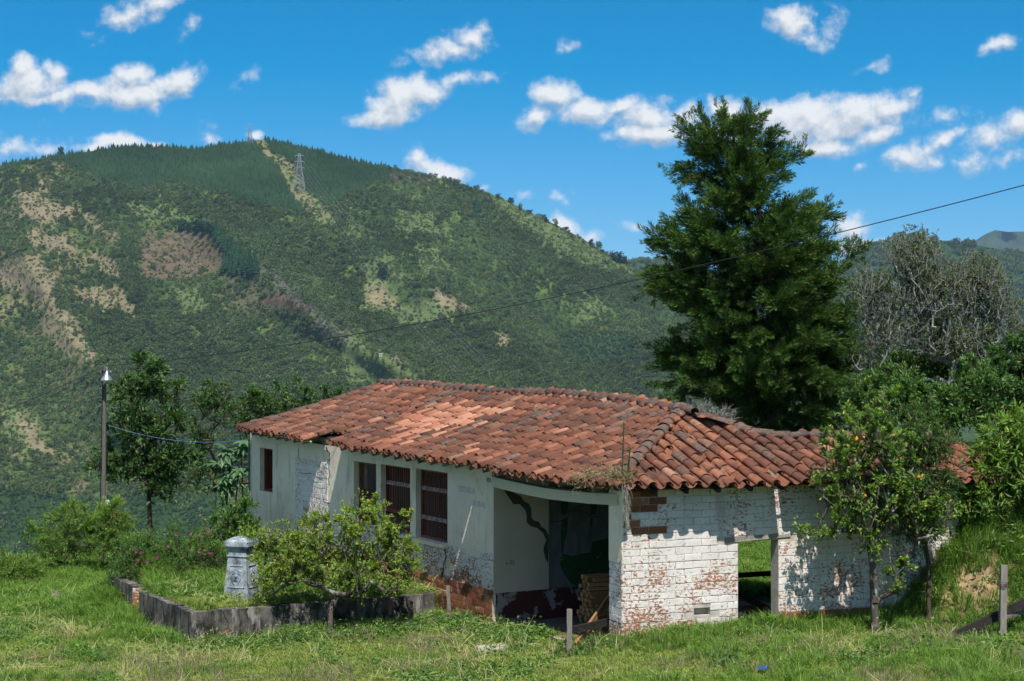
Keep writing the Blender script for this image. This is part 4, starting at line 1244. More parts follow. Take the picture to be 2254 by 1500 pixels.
EXPO = .335
GREY_COLS = [t_px(1010, W_RIDGE) - .1, t_px(905, W_RIDGE)]
def greycol(x): return any(abs(x - g) < .15 for g in GREY_COLS)
def slope_tiles(P, Z, x0, x1, top, xdir, pitch, gapf, over=.07):
    x = x0; col = 0
    while x < x1:
        m = top(x); cj = rng.normal(0, .008)
        s = -OV - over + rng.normal(0, .03); row = 0; lost = rng.random() < .045
        while s < m - .10:
            p = P(x + cj + rng.normal(0, .006), s, 0); p[2] = Z(x, s)
            q = P(x, s + .2, 0); q[2] = Z(x, s + .2)
            up = q - P(x, s, Z(x, s))
            g = gapf(x, s, row)
            px, py = px_of(p)
            tint = 0.0
            d = float(poly_sdf(np.array(px), np.array(py), NEWP))
            if d > -6 and rng.random() < (.96 if d > 6 else .5): tint = float(rng.uniform(.7, 1.0))
            elif rng.random() < .05: tint = float(rng.uniform(.3, .6))
            elif rng.random() < .09: tint = -float(rng.uniform(.3, .9))
            elif greycol(x): tint = -float(rng.uniform(.25, .75))
            if row == 0 and lost: pass
            elif g == 0: put(p, np.append(xdir, 0), up, .056 + rng.normal(0, .003), 't', tint, rng.normal(0, .028), .040 + rng.normal(0, .010))
            elif g == 2: put(p, np.append(xdir, 0), up, .02, 't', 0, rng.normal(0, .5), .12)
            x2 = x + pitch / 2
            if s < top(x2) - .06 and gapf(x2, s, row) != 1:
                p2 = P(x2, s - .015, 0); p2[2] = Z(x2, s)
                put(p2, np.append(xdir, 0), up, .030, 'p', tint * .5, rng.normal(0, .02), .03, flip=True)
            s += EXPO + rng.normal(0, .008); row += 1
        x += pitch; col += 1
tg0, tg1 = t_px(722, -OV), t_px(676, -OV)
def gap_main(t, s, row):
    lo, hi = tg0 + .10 * row, tg1 - .10 * row
    if row < 2 and lo < t < hi: return 1
    if row < 7 and abs(t - (tg0 + tg1) / 2 + .12 * row - .2) < .15: return 3
    return 0
slope_tiles(PT, zM, tE + .10, T_EE, smax, DA * -1, .272, gap_main)
slope_tiles(QT, zR, uE + .12, U_END + .3, vmax, DB, .292, lambda u, s, r: 2 if rng.random() < .012 else 0)
# ridge, hip and verge tiles
def run_caps(pts, step=.36, lift=.075, jit=.02):
    pts = np.array(pts); seg = np.linalg.norm(np.diff(pts, axis=0), axis=1); cum = np.concatenate([[0], np.cumsum(seg)])
    d = 0.0
    while d < cum[-1] - .12:
        p = np.array([np.interp(d, cum, pts[:, i]) for i in range(3)]); q = np.array([np.interp(min(d + .3, cum[-1]), cum, pts[:, i]) for i in range(3)])
        up = q - p
        if np.linalg.norm(up) < .05: break
        across = np.cross(up, (0, 0, 1))
        put(p, across, up, lift + rng.normal(0, .006), 'c', -float(rng.uniform(.35, .9)), rng.normal(0, .03), .05)
        d += step + rng.normal(0, jit)
run_caps([np.append(E1 + (APEX - E1) * f, lerp(E_Z0, A_Z, f)) for f in np.linspace(.04, 1, 8)])
run_caps([PT(t, W_RIDGE, float(np.interp(t, RT_T, RT_Z))) for t in np.linspace(T_RE + .1, tA - .25, 30)])
run_caps([QT(u, vmax(u), zR(u, vmax(u))) for u in np.linspace(U_END + .4, uA + .1, 26)])
run_caps([PT(t, smax(t), zM(t, smax(t))) for t in np.linspace(T_EE - .12, T_RE, 14)], lift=.05)

def place_tiles():
    cov = [i for i, x in enumerate(tiles) if x[1] != 'p']
    d = np.array([np.linalg.norm(tiles[i][0][:3, 3] - np.array([0, 0, CH])) for i in cov])
    # those hidden behind the orange tree on the right show least
    for j, i in enumerate(cov):
        px, py = px_of(tiles[i][0][:3, 3])
        if px > 1840: d[j] += 6
    near = set(np.array(cov)[np.argsort(d)[:300]])
    rest = MB(); pans = MB()
    for i, (Mx, fam, k, tint) in enumerate(tiles):
        if i in near:
            o = link('tile', (TMESH if fam == 't' else CMESH)[k], ROOF)
            o.matrix_local = Matrix(Mx.tolist()); o['tint'] = float(tint)
        else:
            V, Q = {'t': TILES, 'c': CAPS, 'p': PANS}[fam][k]
            (pans if fam == 'p' else rest).add(V @ Mx[:3, :3].T + Mx[:3, 3], Q, a=tint)
    o = rest.build('tile_covering', M['tile'], ROOF, True); o['kind'] = 'stuff'
    o = pans.build('channel_tiles', M['tile'], ROOF, True); o['kind'] = 'stuff'
place_tiles()

# rafter ends, battens and wall plate under the eaves
t = tE + .7
while t < T_EE - .2:
    if not (tg0 - .1 < t < tg1 + .1):
        b = MB(); b.bar(PT(t, -OV + .04, zM(t, -OV) - .10), PT(t, .30, zM(t, .30) - .14), .055, .075); b.build('rafter', M['wood_grey'], HOUSE)
    t += .56
u = uE + .8
while u < U_END:
    b = MB(); b.bar(QT(u, -OV + .06, zR(u, -OV) - .10), QT(u, .3, zR(u, .3) - .14), .06, .08); b.build('rafter', M['wood_black'], HOUSE); u += .62
for seg in ((tE + .5, tg0), (tg1, T_EE - .1)):
    mb = MB(); mb.tube([PT(t, -OV + .10, zM(t, -OV) - .045) for t in np.linspace(*seg, 14)], .022, 4); mb.build('batten', M['wood_cream'], HOUSE)
mb = MB(); mb.tube([QT(u, -OV + .10, zR(u, -OV) - .045) for u in np.linspace(uE + .5, U_END + .3, 12)], .022, 4); mb.build('batten', M['wood_black'], HOUSE)
b = MB(); b.box(QT(-.05, .03, RW_TOP + .02), np.append(DB * (U_END + .1), 0), np.append(DM * .2, 0), (0, 0, .17)); b.build('wall_plate', M['wood_black'], HOUSE)
b = MB(); b.box(PT(T_POR, .04, WTOP + .005), PT(T_END, .04, 0) - PT(T_POR, .04, 0), np.append(DN * .22, 0), (0, 0, .12)); b.build('wall_plate', M['wood_cream'], HOUSE)
b = MB(); b.bar(PT(t_px(727), -.06, 2.60), PT(t_px(560), -.06, 2.62), .05, .04); b.build('gutter_strip', M['wood_black'], HOUSE)
# drain pipe on the left corner
b = MB(); b.tube([PT(T_END - .04, -.05, 2.5), PT(T_END - .04, -.05, 1.3), PT(T_END - .10, -.05, 1.15)], .022, 6); b.build('drain_pipe', M['green_pipe'], HOUSE)
# posts carrying the open back of the right wing
for u_, v_ in ((6.4, 3.7),):
    b = MB(); b.bar(QT(u_, v_, -.5), QT(u_, v_, 2.6), .16, .16, up=(1, 0, 0)); b.build('back_post', M['wood_grey'], HOUSE)
b = MB(); wall_cells(b, lambda v, q, z: QT(U_END - q, v, z), .27, W_R - .4, -.5, 2.5, [], 0.0, .22); b.build('wall', M['plaster'], HOUSE)
b = MB(); wall_cells(b, lambda v, q, z: QT(1.55 + q, v, z), .27, 3.0, -.5, 2.55, [], 0.0, .15); b.build('wall', M['cream'], HOUSE)
# ------------------------------------------------------------------ plant building
def leaf_quads(pos, d, L, W, r, fold=.25, curl=.0):
    """one folded diamond per leaf"""
    pos = np.asarray(pos, float); d = unit(d); n = len(pos)
    L = np.broadcast_to(L, (n,))[:, None]; W = np.broadcast_to(W, (n,))[:, None]
    ref = unit(r.normal(0, 1, (n, 3)) + np.array([0, 0, .8]))
    w = unit(np.cross(d, ref)); nn = np.cross(w, d)
    a = pos; c = pos + d * L + nn * L * curl
    m = pos + d * L * .48
    b = m + w * W / 2 + nn * W * fold; e = m - w * W / 2 + nn * W * fold
    V = np.stack([a, b, c, e], 1).reshape(-1, 3)
    Q = np.arange(4 * n).reshape(-1, 4)
    return V, Q

def blade_tris(base, tip, w, r):
    n = len(base); d = unit(tip - base)
    side = unit(np.cross(d, unit(r.normal(0, 1, (n, 3)))))
    V = np.stack([base - side * w[:, None] / 2, base + side * w[:, None] / 2, tip], 1).reshape(-1, 3)
    return V, np.arange(3 * n).reshape(-1, 3)

def foliage(name, mat, parent, pos, d, L, W, r, tint, fold=.25, curl=0.0):
    V, Q = leaf_quads(pos, d, L, W, r, fold, curl)
    me = new_mesh(name, V, Q, mat, {'tint': np.repeat(tint, 4)})
    return link(name, me, parent)

def grow(trunk, targets, r, step=.22, wig=.05, arch=.12, low=.35):
    """branches from a trunk polyline to every target; nodes, parents"""
    N = [np.array(p, float) for p in trunk]; Pa = [-1] + list(range(len(trunk) - 1))
    base = N[0]
    T = np.asarray(targets, float)
    axis = N[-1]
    order = np.argsort(np.linalg.norm(T - base, axis=1))
    for i in order:
        q = T[i]
        A = np.array(N)
        d = np.linalg.norm(A - q, axis=1) + low * np.maximum(A[:, 2] - q[2] + .25, 0) * 2
        d[0] += .6
        k = int(np.argmin(d)); p = A[k]; L = np.linalg.norm(q - p)
        n = max(1, int(L / step)); last = k
        for j in range(1, n + 1):
            f = j / n
            x = p + (q - p) * f
            x = x + np.array([0, 0, -arch * L * math.sin(math.pi * f) * .5 * (1 if q[2] > p[2] else -1)]) + (r.normal(0, wig, 3) * L * .5 if j < n else 0)
            N.append(x); Pa.append(last); last = len(N) - 1
    return np.array(N), np.array(Pa)

def branch_mesh(N, Pa, r_tip, r_base, k=5, expo=.5):
    n = len(N); tips = np.zeros(n); has = np.zeros(n, bool)
    has[Pa[Pa >= 0]] = True
    tips[~has] = 1
    for i in range(n - 1, 0, -1): tips[Pa[i]] += tips[i]
    rad = r_tip * np.maximum(tips, 1) ** expo
    rad = np.minimum(rad * 1.0, r_base); rad[0] = max(rad[0], r_base)
    ch = np.arange(1, n)[Pa[1:] >= 0]; pa = Pa[ch]
    A, B = N[pa], N[ch]; ra, rb = rad[pa], rad[ch]
    ra = np.minimum(ra, rb * 1.7)
    d = unit(B - A); ref = np.where(np.abs(d[:, 2:3]) < .9, np.array([[0, 0, 1.]]), np.array([[1., 0, 0]]))
    x = unit(np.cross(d, ref)); y = np.cross(d, x)
    th = np.arange(k) * 2 * np.pi / k
    off = np.cos(th)[None, :, None] * x[:, None] + np.sin(th)[None, :, None] * y[:, None]
    B2 = B + d * rb[:, None] * .4
    V = np.concatenate([A[:, None] + off * ra[:, None, None], B2[:, None] + off * rb[:, None, None]], 1)
    m = len(ch); j = np.arange(k); j2 = (j + 1) % k
    q = np.stack([j, j2, k + j2, k + j], 1)[None] + (np.arange(m) * 2 * k)[:, None, None]
    return V.reshape(-1, 3), q.reshape(-1, 4), rad

def blobs(r, centers, n, power=.5):
    """n points in a union of ellipsoids: rows x, y, z, rx, ry, rz; nearer the surface"""
    C = np.asarray(centers, float); vol = C[:, 3] * C[:, 4] * C[:, 5]
    i = r.choice(len(C), n, p=vol / vol.sum())
    u = unit(r.normal(0, 1, (n, 3))) * (r.random(n) ** power)[:, None]
    return C[i, :3] + u * C[i, 3:6], u

def px_blob(px, py, rx, ry, Y, ry_depth=None):
    p = at(px, py, Y); k = Y / F
    return (p[0], p[1], p[2], rx * k, (ry_depth if ry_depth is not None else rx * k), ry * k)

def tree(name, label, cat, base, trunk, blob_list, n_tip, n_leaf, L, W, leafmat, barkmat, seed, r_tip=.006, r_base=.09, spread=.16, up=.3, droop=0.0,
         wig=.05, fruit=None, group=None, power=.55, trunk2=None, low=.35, bare=0, fold=.25, clump=1.0, step=.22, leafy=1.0, expo=.5, sprays=4, twigs=True):
    """thing > trunk (with limbs), crown, fruit"""
    r = np.random.default_rng(seed)
    root = thing(name, label, cat, (float(base[0]), float(base[1]), float(base[2])), 0.0, group)
    o = np.array(base, float)
    tips, u = blobs(r, blob_list, n_tip, power)
    N, Pa = grow(trunk, tips, r, step=step, wig=wig, low=low)
    V, Q, rad = branch_mesh(N, Pa, r_tip, r_base, 5, expo)
    link('trunk', new_mesh('trunk', V - o, Q, barkmat, {'tint': np.zeros(len(V))}, True), root)
    # leaves in uneven clumps round the twig ends
    nt_ = max(1, int(n_tip * leafy)); sel = r.permutation(n_tip)[:nt_]
    wgt = r.gamma(1.6 / clump, 1, nt_); wgt /= wgt.sum()
    i = sel[r.choice(nt_, n_leaf, p=wgt)]
    # each twig end carries a few short sprays; leaves sit along them
    cen = np.average(np.array(blob_list)[:, :3], axis=0)
    SP = unit(r.normal(0, 1, (n_tip, sprays, 3)) + unit(tips - cen)[:, None] * .55 + np.array([0, 0, up - droop]))
    SLn = spread * r.uniform(1.1, 2.6, (n_tip, sprays))
    j = r.integers(0, sprays, n_leaf); f = r.random(n_leaf) ** .8
    ax = SP[i, j]; off = ax * (SLn[i, j] * f)[:, None] + r.normal(0, 1, (n_leaf, 3)) * spread * .16
    off[:, 2] -= (.35 + droop) * spread * f ** 2
    pos = tips[i] + off
    d = ax * .75 + unit(np.cross(ax, r.normal(0, 1, (n_leaf, 3)))) * .75 + np.array([0, 0, .15 - .6 * droop])
    if twigs:
        A = np.repeat(tips[sel][:, None], sprays, 1).reshape(-1, 3); Bt = A + SP[sel].reshape(-1, 3) * SLn[sel].reshape(-1, 1)
        V, T = blade_tris(A, Bt, np.full(len(A), r_tip * 1.8), r); V2, T2 = blade_tris(A, Bt, np.full(len(A), r_tip * 1.8), r)
        link('twigs', new_mesh('twigs', np.concatenate([V, V2]) - o, np.concatenate([T, T2 + len(V)]), barkmat), root)
    ct = r.random(n_tip)
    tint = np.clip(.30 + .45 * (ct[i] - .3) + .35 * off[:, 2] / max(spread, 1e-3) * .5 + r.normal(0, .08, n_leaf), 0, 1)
    ll = L * r.uniform(.65, 1.2, n_leaf)
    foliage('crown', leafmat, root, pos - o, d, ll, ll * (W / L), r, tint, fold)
    if fruit:
        n, rad_, mats, blobf = fruit
        tp, _ = blobs(r, blobf, n, .8)
        for k in range(n):
            t = tp[k]; j = np.argmin(np.linalg.norm(tips - t, axis=1)); q = tips[j] + r.normal(0, .05, 3) - np.array([0, .05, .06])
            b = MB(); m = 7
            rr = rad_ * r.uniform(.8, 1.1)
            th = np.linspace(0, np.pi, m)
            b.lathe(q - o, [(max(rr * math.sin(a), 1e-4), rr * math.cos(a)) for a in th], 8)
            b.build('fruit', mats[k % len(mats)], root, True)
    return root

# --- instancing of uncountable growth
def scatter(name, label, cat, pts, protos, scl, seed, rx=.0, sxy=None, kind='stuff'):
    r = np.random.default_rng(seed); n = len(pts)
    me = bpy.data.meshes.new(name)
    me.vertices.add(n); me.vertices.foreach_set('co', np.asarray(pts, np.float32).ravel())
    rot = np.stack([r.normal(0, rx, n), r.normal(0, rx, n), r.random(n) * 6.283], 1).astype(np.float32)
    S = np.asarray(scl, np.float32)
    if S.ndim == 1: S = np.repeat(S[:, None], 3, 1)
    a = me.attributes.new('rot', 'FLOAT_VECTOR', 'POINT'); a.data.foreach_set('vector', rot.ravel())
    a = me.attributes.new('scl', 'FLOAT_VECTOR', 'POINT'); a.data.foreach_set('vector', np.ascontiguousarray(S).ravel())
    a = me.attributes.new('idx', 'INT', 'POINT'); a.data.foreach_set('value', r.integers(0, len(protos), n).astype(np.int32))
    o = link(name, me)
    tag(o, label, cat, None, kind)
    col = bpy.data.collections.new(name + '_models')
    for k, pm in enumerate(protos):
        po = bpy.data.objects.new('%s_model_%s' % (name, 'abcdefgh'[k]), pm); col.objects.link(po)
    ng = bpy.data.node_groups.new(name, 'GeometryNodeTree')
    ng.interface.new_socket('Geometry', in_out='INPUT', socket_type='NodeSocketGeometry')
    ng.interface.new_socket('Geometry', in_out='OUTPUT', socket_type='NodeSocketGeometry')
    gi = ng.nodes.new('NodeGroupInput'); go = ng.nodes.new('NodeGroupOutput')
    ip = ng.nodes.new('GeometryNodeInstanceOnPoints'); ci = ng.nodes.new('GeometryNodeCollectionInfo')
    ci.inputs[0].default_value = col; ci.inputs['Separate Children'].default_value = True; ci.inputs['Reset Children'].default_value = True
    def na(nm, ty):
        q = ng.nodes.new('GeometryNodeInputNamedAttribute'); q.data_type = ty; q.inputs[0].default_value = nm
        return q.outputs['Attribute']
    Lk = ng.links.new
    e = ng.nodes.new('FunctionNodeEulerToRotation')
    Lk(na('rot', 'FLOAT_VECTOR'), e.inputs[0])
    Lk(gi.outputs[0], ip.inputs['Points']); Lk(ci.outputs[0], ip.inputs['Instance'])
    ip.inputs['Pick Instance'].default_value = True
    Lk(na('idx', 'INT'), ip.inputs['Instance Index']); Lk(e.outputs[0], ip.inputs['Rotation']); Lk(na('scl', 'FLOAT_VECTOR'), ip.inputs['Scale'])
    Lk(ip.outputs[0], go.inputs[0])
    md = o.modifiers.new('growth', 'NODES'); md.node_group = ng
    return o

# ------------------------------------------------------------------ woodland on the hill
def crown_proto(name, seed, mat, rx=3.2, rz=3.4, n=150, q=1.15, lumps=7, trunk=0.0):
    r = np.random.default_rng(seed)
    c = np.array([[0, 0, rz * .95, rx * .8, rx * .8, rz * .8]])
    for i in range(lumps):
        a = r.random() * 6.283; h = r.uniform(.35, 1.6)
        rr = rx * r.uniform(.35, .75)
        c = np.vstack([c, [math.cos(a) * rr, math.sin(a) * rr, rz * h, rx * r.uniform(.3, .5), rx * r.uniform(.3, .5), rz * r.uniform(.25, .42)]])
    p, u = blobs(r, c, n, .25)
    d = unit(u + r.normal(0, .5, (n, 3)))
    V, Q = leaf_quads(p, np.cross(d, unit(r.normal(0, 1, (n, 3)))), q * r.uniform(.7, 1.3, n), q * .8, r)
    return new_mesh(name, V, Q, mat, {'tint': np.full(len(V), .5)})
def pine_proto(name, seed, mat, h=7.5, w=1.7, tiers=7, k=9):
    r = np.random.default_rng(seed); mb = MB()
    for i in range(tiers):
        f = i / (tiers - 1); z = h * (.12 + .74 * f); rr = w * (1 - f) ** .8 + .22
        a = np.arange(k) * 6.283 / k + r.random() * 6
        tip = np.stack([np.cos(a) * rr * r.uniform(.8, 1.15, k), np.sin(a) * rr * r.uniform(.8, 1.15, k), np.full(k, z - .25 * rr)], 1)
        top = np.array([0, 0, z + h * .17])
        for j in range(k):
            sd = np.array([-math.sin(a[j]), math.cos(a[j]), 0]) * rr * .36
            mb.add([top, tip[j] * .86 + sd * 1.0 + np.array([0, 0, .12 * rr]), tip[j], tip[j] * .86 - sd], [(0, 1, 2, 3)])
    return mb.mesh(name, mat)

def scatter_hill():
    r = np.random.default_rng(101)
    n = 420000
    x = r.uniform(-300, 1900, n); v = r.random(n)
    ys = np.interp(x, [p[0] for p in SKYLINE], [p[1] for p in SKYLINE])
    y = YB - 40 + (ys - (YB - 40)) * v
    P = hill_pt(x, y)
    # even out by real area (sample density falls with distance)
    D = P[:, 1]
    e = 2.0
    Pu = hill_pt(x + e, y); Pv = hill_pt(x, y + e)
    area = np.linalg.norm(np.cross(Pu - P, Pv - P), axis=1) / (e * e)          # m2 per px2
    dens = n / (2200.0 * (YB - 40 - ys)) / area                                 # samples per m2
    cv = cover(x, y)
    left = sstep(x, 340, 130) * sstep(y, 335, 380) * (1 - sstep(y, 850, 930))
    tn = fbm(x / 34, y / 26, 83); thick = fbm(x / 46, y / 34, 111)
    open_ = np.clip(np.maximum.reduce([cv['tan'], cv['grass'] * .985, cv['plough'] * .98, cv['wind'], cv['strip'], cv['dim'] * .7, left * (.35 + .4 * sstep(tn, .50, .64)), cv['coffee'] * .96]), 0, 1)
    open_ = np.maximum(open_, .82 * sstep(thick, .49, .60) * (1 - .9 * cv['gully']))
    pine = (cv['pine'] > .5)
    u = r.random(n)
    is_pine = pine & (u < .22 / dens)
    gul = np.clip(cv['gully'] + .5 * sstep(fbm(x / 38, y / 55, 119), .55, .7), 0, 1)
    is_tree = (~pine) & (u < .135 * (1 - open_) / dens)
    is_gul = is_tree & (r.random(n) < gul * .85)
    is_tree = is_tree & ~is_gul
    is_grey = (~pine) & (~is_tree) & (~is_gul) & (r.random(n) < .08 * (cv['grey'] + .02) / dens)
    is_shrub = (~pine) & (~is_tree) & (~is_gul) & (r.random(n) < (.085 * open_ + .02) * np.where(cv['strip'] + cv['plough'] + cv['tan'] + cv['wind'] * 2 > .5, .55, 1) / dens) & (cv['coffee'] < .5)
    is_cof = (cv['coffee'] > .5) & (r.random(n) < .10 / dens)
    tp = [crown_proto('far_crown', 200 + i, M['far_tree'], rx=1.7 + .5 * (i % 3), rz=1.7 + .5 * (i % 2), n=110, q=.8) for i in range(5)]
    gy = [crown_proto('far_gully_crown', 260 + i, M['far_gully'], rx=2.1 + .6 * (i % 2), rz=2.0 + .5 * (i % 2), n=110, q=.85) for i in range(4)]
    pp = [pine_proto('far_pine', 220 + i, M['far_pine']) for i in range(3)]
    sp = [crown_proto('far_shrub', 230 + i, M['far_shrub'], rx=.85, rz=.6, n=34, q=.6, lumps=3) for i in range(3)]
    gp = [crown_proto('far_bare_crown', 240 + i, M['far_grey'], rx=1.6, rz=1.7, n=80, q=.55) for i in range(2)]
    cp = [crown_proto('far_coffee', 250 + i, M['far_pine'], rx=1.1, rz=.8, n=40, q=.8, lumps=2) for i in range(2)]
    def go(nm, lab, cat, msk, pr, lo, hi, sd, dz=0.0):
        q = P[msk].copy(); q[:, 2] += dz
        print(nm, len(q))
        scatter(nm, lab, cat, q, pr, r.uniform(lo, hi, len(q)) * (.75 + .5 * fbm(q[:, 0] / 60, q[:, 2] / 60, 7)), sd)
    go('pine_plantation', 'dense dark pine plantation covering the top of the hill', 'forest', is_pine, pp, .32, .92, 301)
    go('hill_forest', 'mixed broadleaf forest covering the green hillside', 'forest', is_tree, tp, .45, 1.5, 302, -.6)
    go('gully_forest', 'darker forest filling the gullies of the hillside', 'forest', is_gul, gy, .5, 1.6, 307, -.6)
    go('hill_scrub', 'scattered light green scrub on the hillside clearings', 'scrub', is_shrub, sp, .6, 1.7, 303, -.2)
    go('leafless_woodland', 'grey leafless woodland along the hill spurs', 'woodland', is_grey, gp, .7, 1.2, 304, -.4)
    go('coffee_rows', 'low dark coffee bushes on the lower slope', 'plantation', is_cof, cp, .8, 1.3, 305, -.2)
    # the hill further off to the right
    n = 26000
    x = r.uniform(1300, 2500, n); ys = np.interp(x, [p[0] for p in FAR_SKY], [p[1] for p in FAR_SKY])
    y = 1000 + (ys - 1000) * r.random(n) ** .8
    k = fbm(x / 40, y / 22, 131) < .60
    q = far_pt(x, y)[k]
    scatter('far_hill_forest', 'bluish forest on the far hill behind the dry tree', 'forest', q - np.array([0, 0, 1.5]), tp, r.uniform(1.6, 3.2, len(q)), 306)
    return tp
FAR_CROWNS = scatter_hill()

# windbreak of dark conifers round the ploughed field, and single trees that stand out on the hill
def hill_tree(name, label, cat, px, py, h_px, w_px, mat, seed, group=None, shared={}):
    key = (mat, seed % 3, name)
    if key not in shared:
        cm = (pine_proto('crown', 400 + seed % 3, M[mat], h=8, w=2.2, tiers=9, k=12) if 'conifer' in name
              else crown_proto('crown', 410 + seed % 3, M[mat], rx=3, rz=3.2, n=240, q=1.0))
        b = MB(); b.tube([(0, 0, -1.0), (0, 0, 3.2)], [.28, .16], 5); shared[key] = (cm, b.mesh('trunk', M['bark']))
    cm, tm = shared[key]
    p = hill_pt(np.array([float(px)]), np.array([float(py)]))[0]; k = p[1] / F
    t = thing(name, label, cat, p, seed * 1.3, group)
    link('crown', cm, t); link('trunk', tm, t)
    H = 8.0 if 'conifer' in name else 6.6; Wd = 4.4 if 'conifer' in name else 6.6
    t.scale = (w_px * k / Wd, w_px * k / Wd, h_px * k / H)
    return t
WB1 = [(396, 512, 36, 32), (416, 513, 28, 24), (436, 515, 36, 38), (452, 516, 32, 32), (466, 520, 32, 28)]
for i, (x, y, h, w) in enumerate(WB1):
    hill_tree('windbreak_tree', 'round dark tree in the row along the top of the ploughed field', 'tree', x, y, h, w, 'far_dark', i, 'round windbreak trees above the ploughed field')
WB2 = [(474, 524), (482, 534), (490, 544), (497, 553), (506, 558), (504, 568), (515, 565), (512, 578), (524, 572), (500, 590), (494, 596), (520, 586), (532, 580), (508, 598), (528, 594), (540, 588), (540, 598), (550, 594), (516, 604), (552, 602), (562, 600), (530, 606), (544, 608)]
for i, (x, y) in enumerate(WB2):
    hill_tree('windbreak_conifer', 'dark conifer in the clump at the right edge of the ploughed field', 'tree', x, y + 4, 44 + 9 * (i % 3), 20, 'far_dark', i, 'dark conifers right of the ploughed field')
for x, y, h, w, lb in ((1357, 578, 27, 30, 'round tree on the bare hill ridge, left of a pair'), (1370, 580, 20, 26, 'lower round tree on the bare hill ridge, right of a pair'),
                       (842, 614, 44, 30, 'tall dark tree standing alone in the bright hill clearing'), (134, 345, 26, 18, 'small dark tree sticking up on the left skyline of the hill')):
    hill_tree('lone_tree', lb, 'tree', x, y, h, w, 'far_dark', int(x))
for x, y, h, w, lb in ((912, 588, 34, 16, 'slim dark conifer in the middle of the hillside'), (149, 500, 30, 11, 'slim dark conifer on the tan hill spur'), (240, 475, 22, 10, 'small slim conifer right of the tan hill spur'),
                       (1050, 470, 38, 26, 'dark conifer clump below the grassy right ridge')):
    hill_tree('lone_conifer', lb, 'tree', x, y, h, w, 'far_dark', int(x))
hill_tree('yellow_tree', 'small yellow flowering tree on the lower hillside', 'tree', 839, 757, 15, 16, 'far_grey', 3)
for i, (x, y) in enumerate(((1040, 418), (1095, 433), (1118, 444), (1150, 460), (1165, 466), (1190, 478), (1205, 486), (1222, 494), (1240, 503), (1256, 512), (1300, 536), (1312, 543), (1330, 553), (1345, 562))):
    hill_tree('ridge_tree', 'small sparse tree along the grassy skyline ridge', 'tree', x + 5 * (i % 3) - 4, y + 4, 9 + 3 * (i % 4), 10 + 4 * (i % 3), 'far_tree' if i % 2 else 'far_dark', i, 'small trees on the grassy ridge')

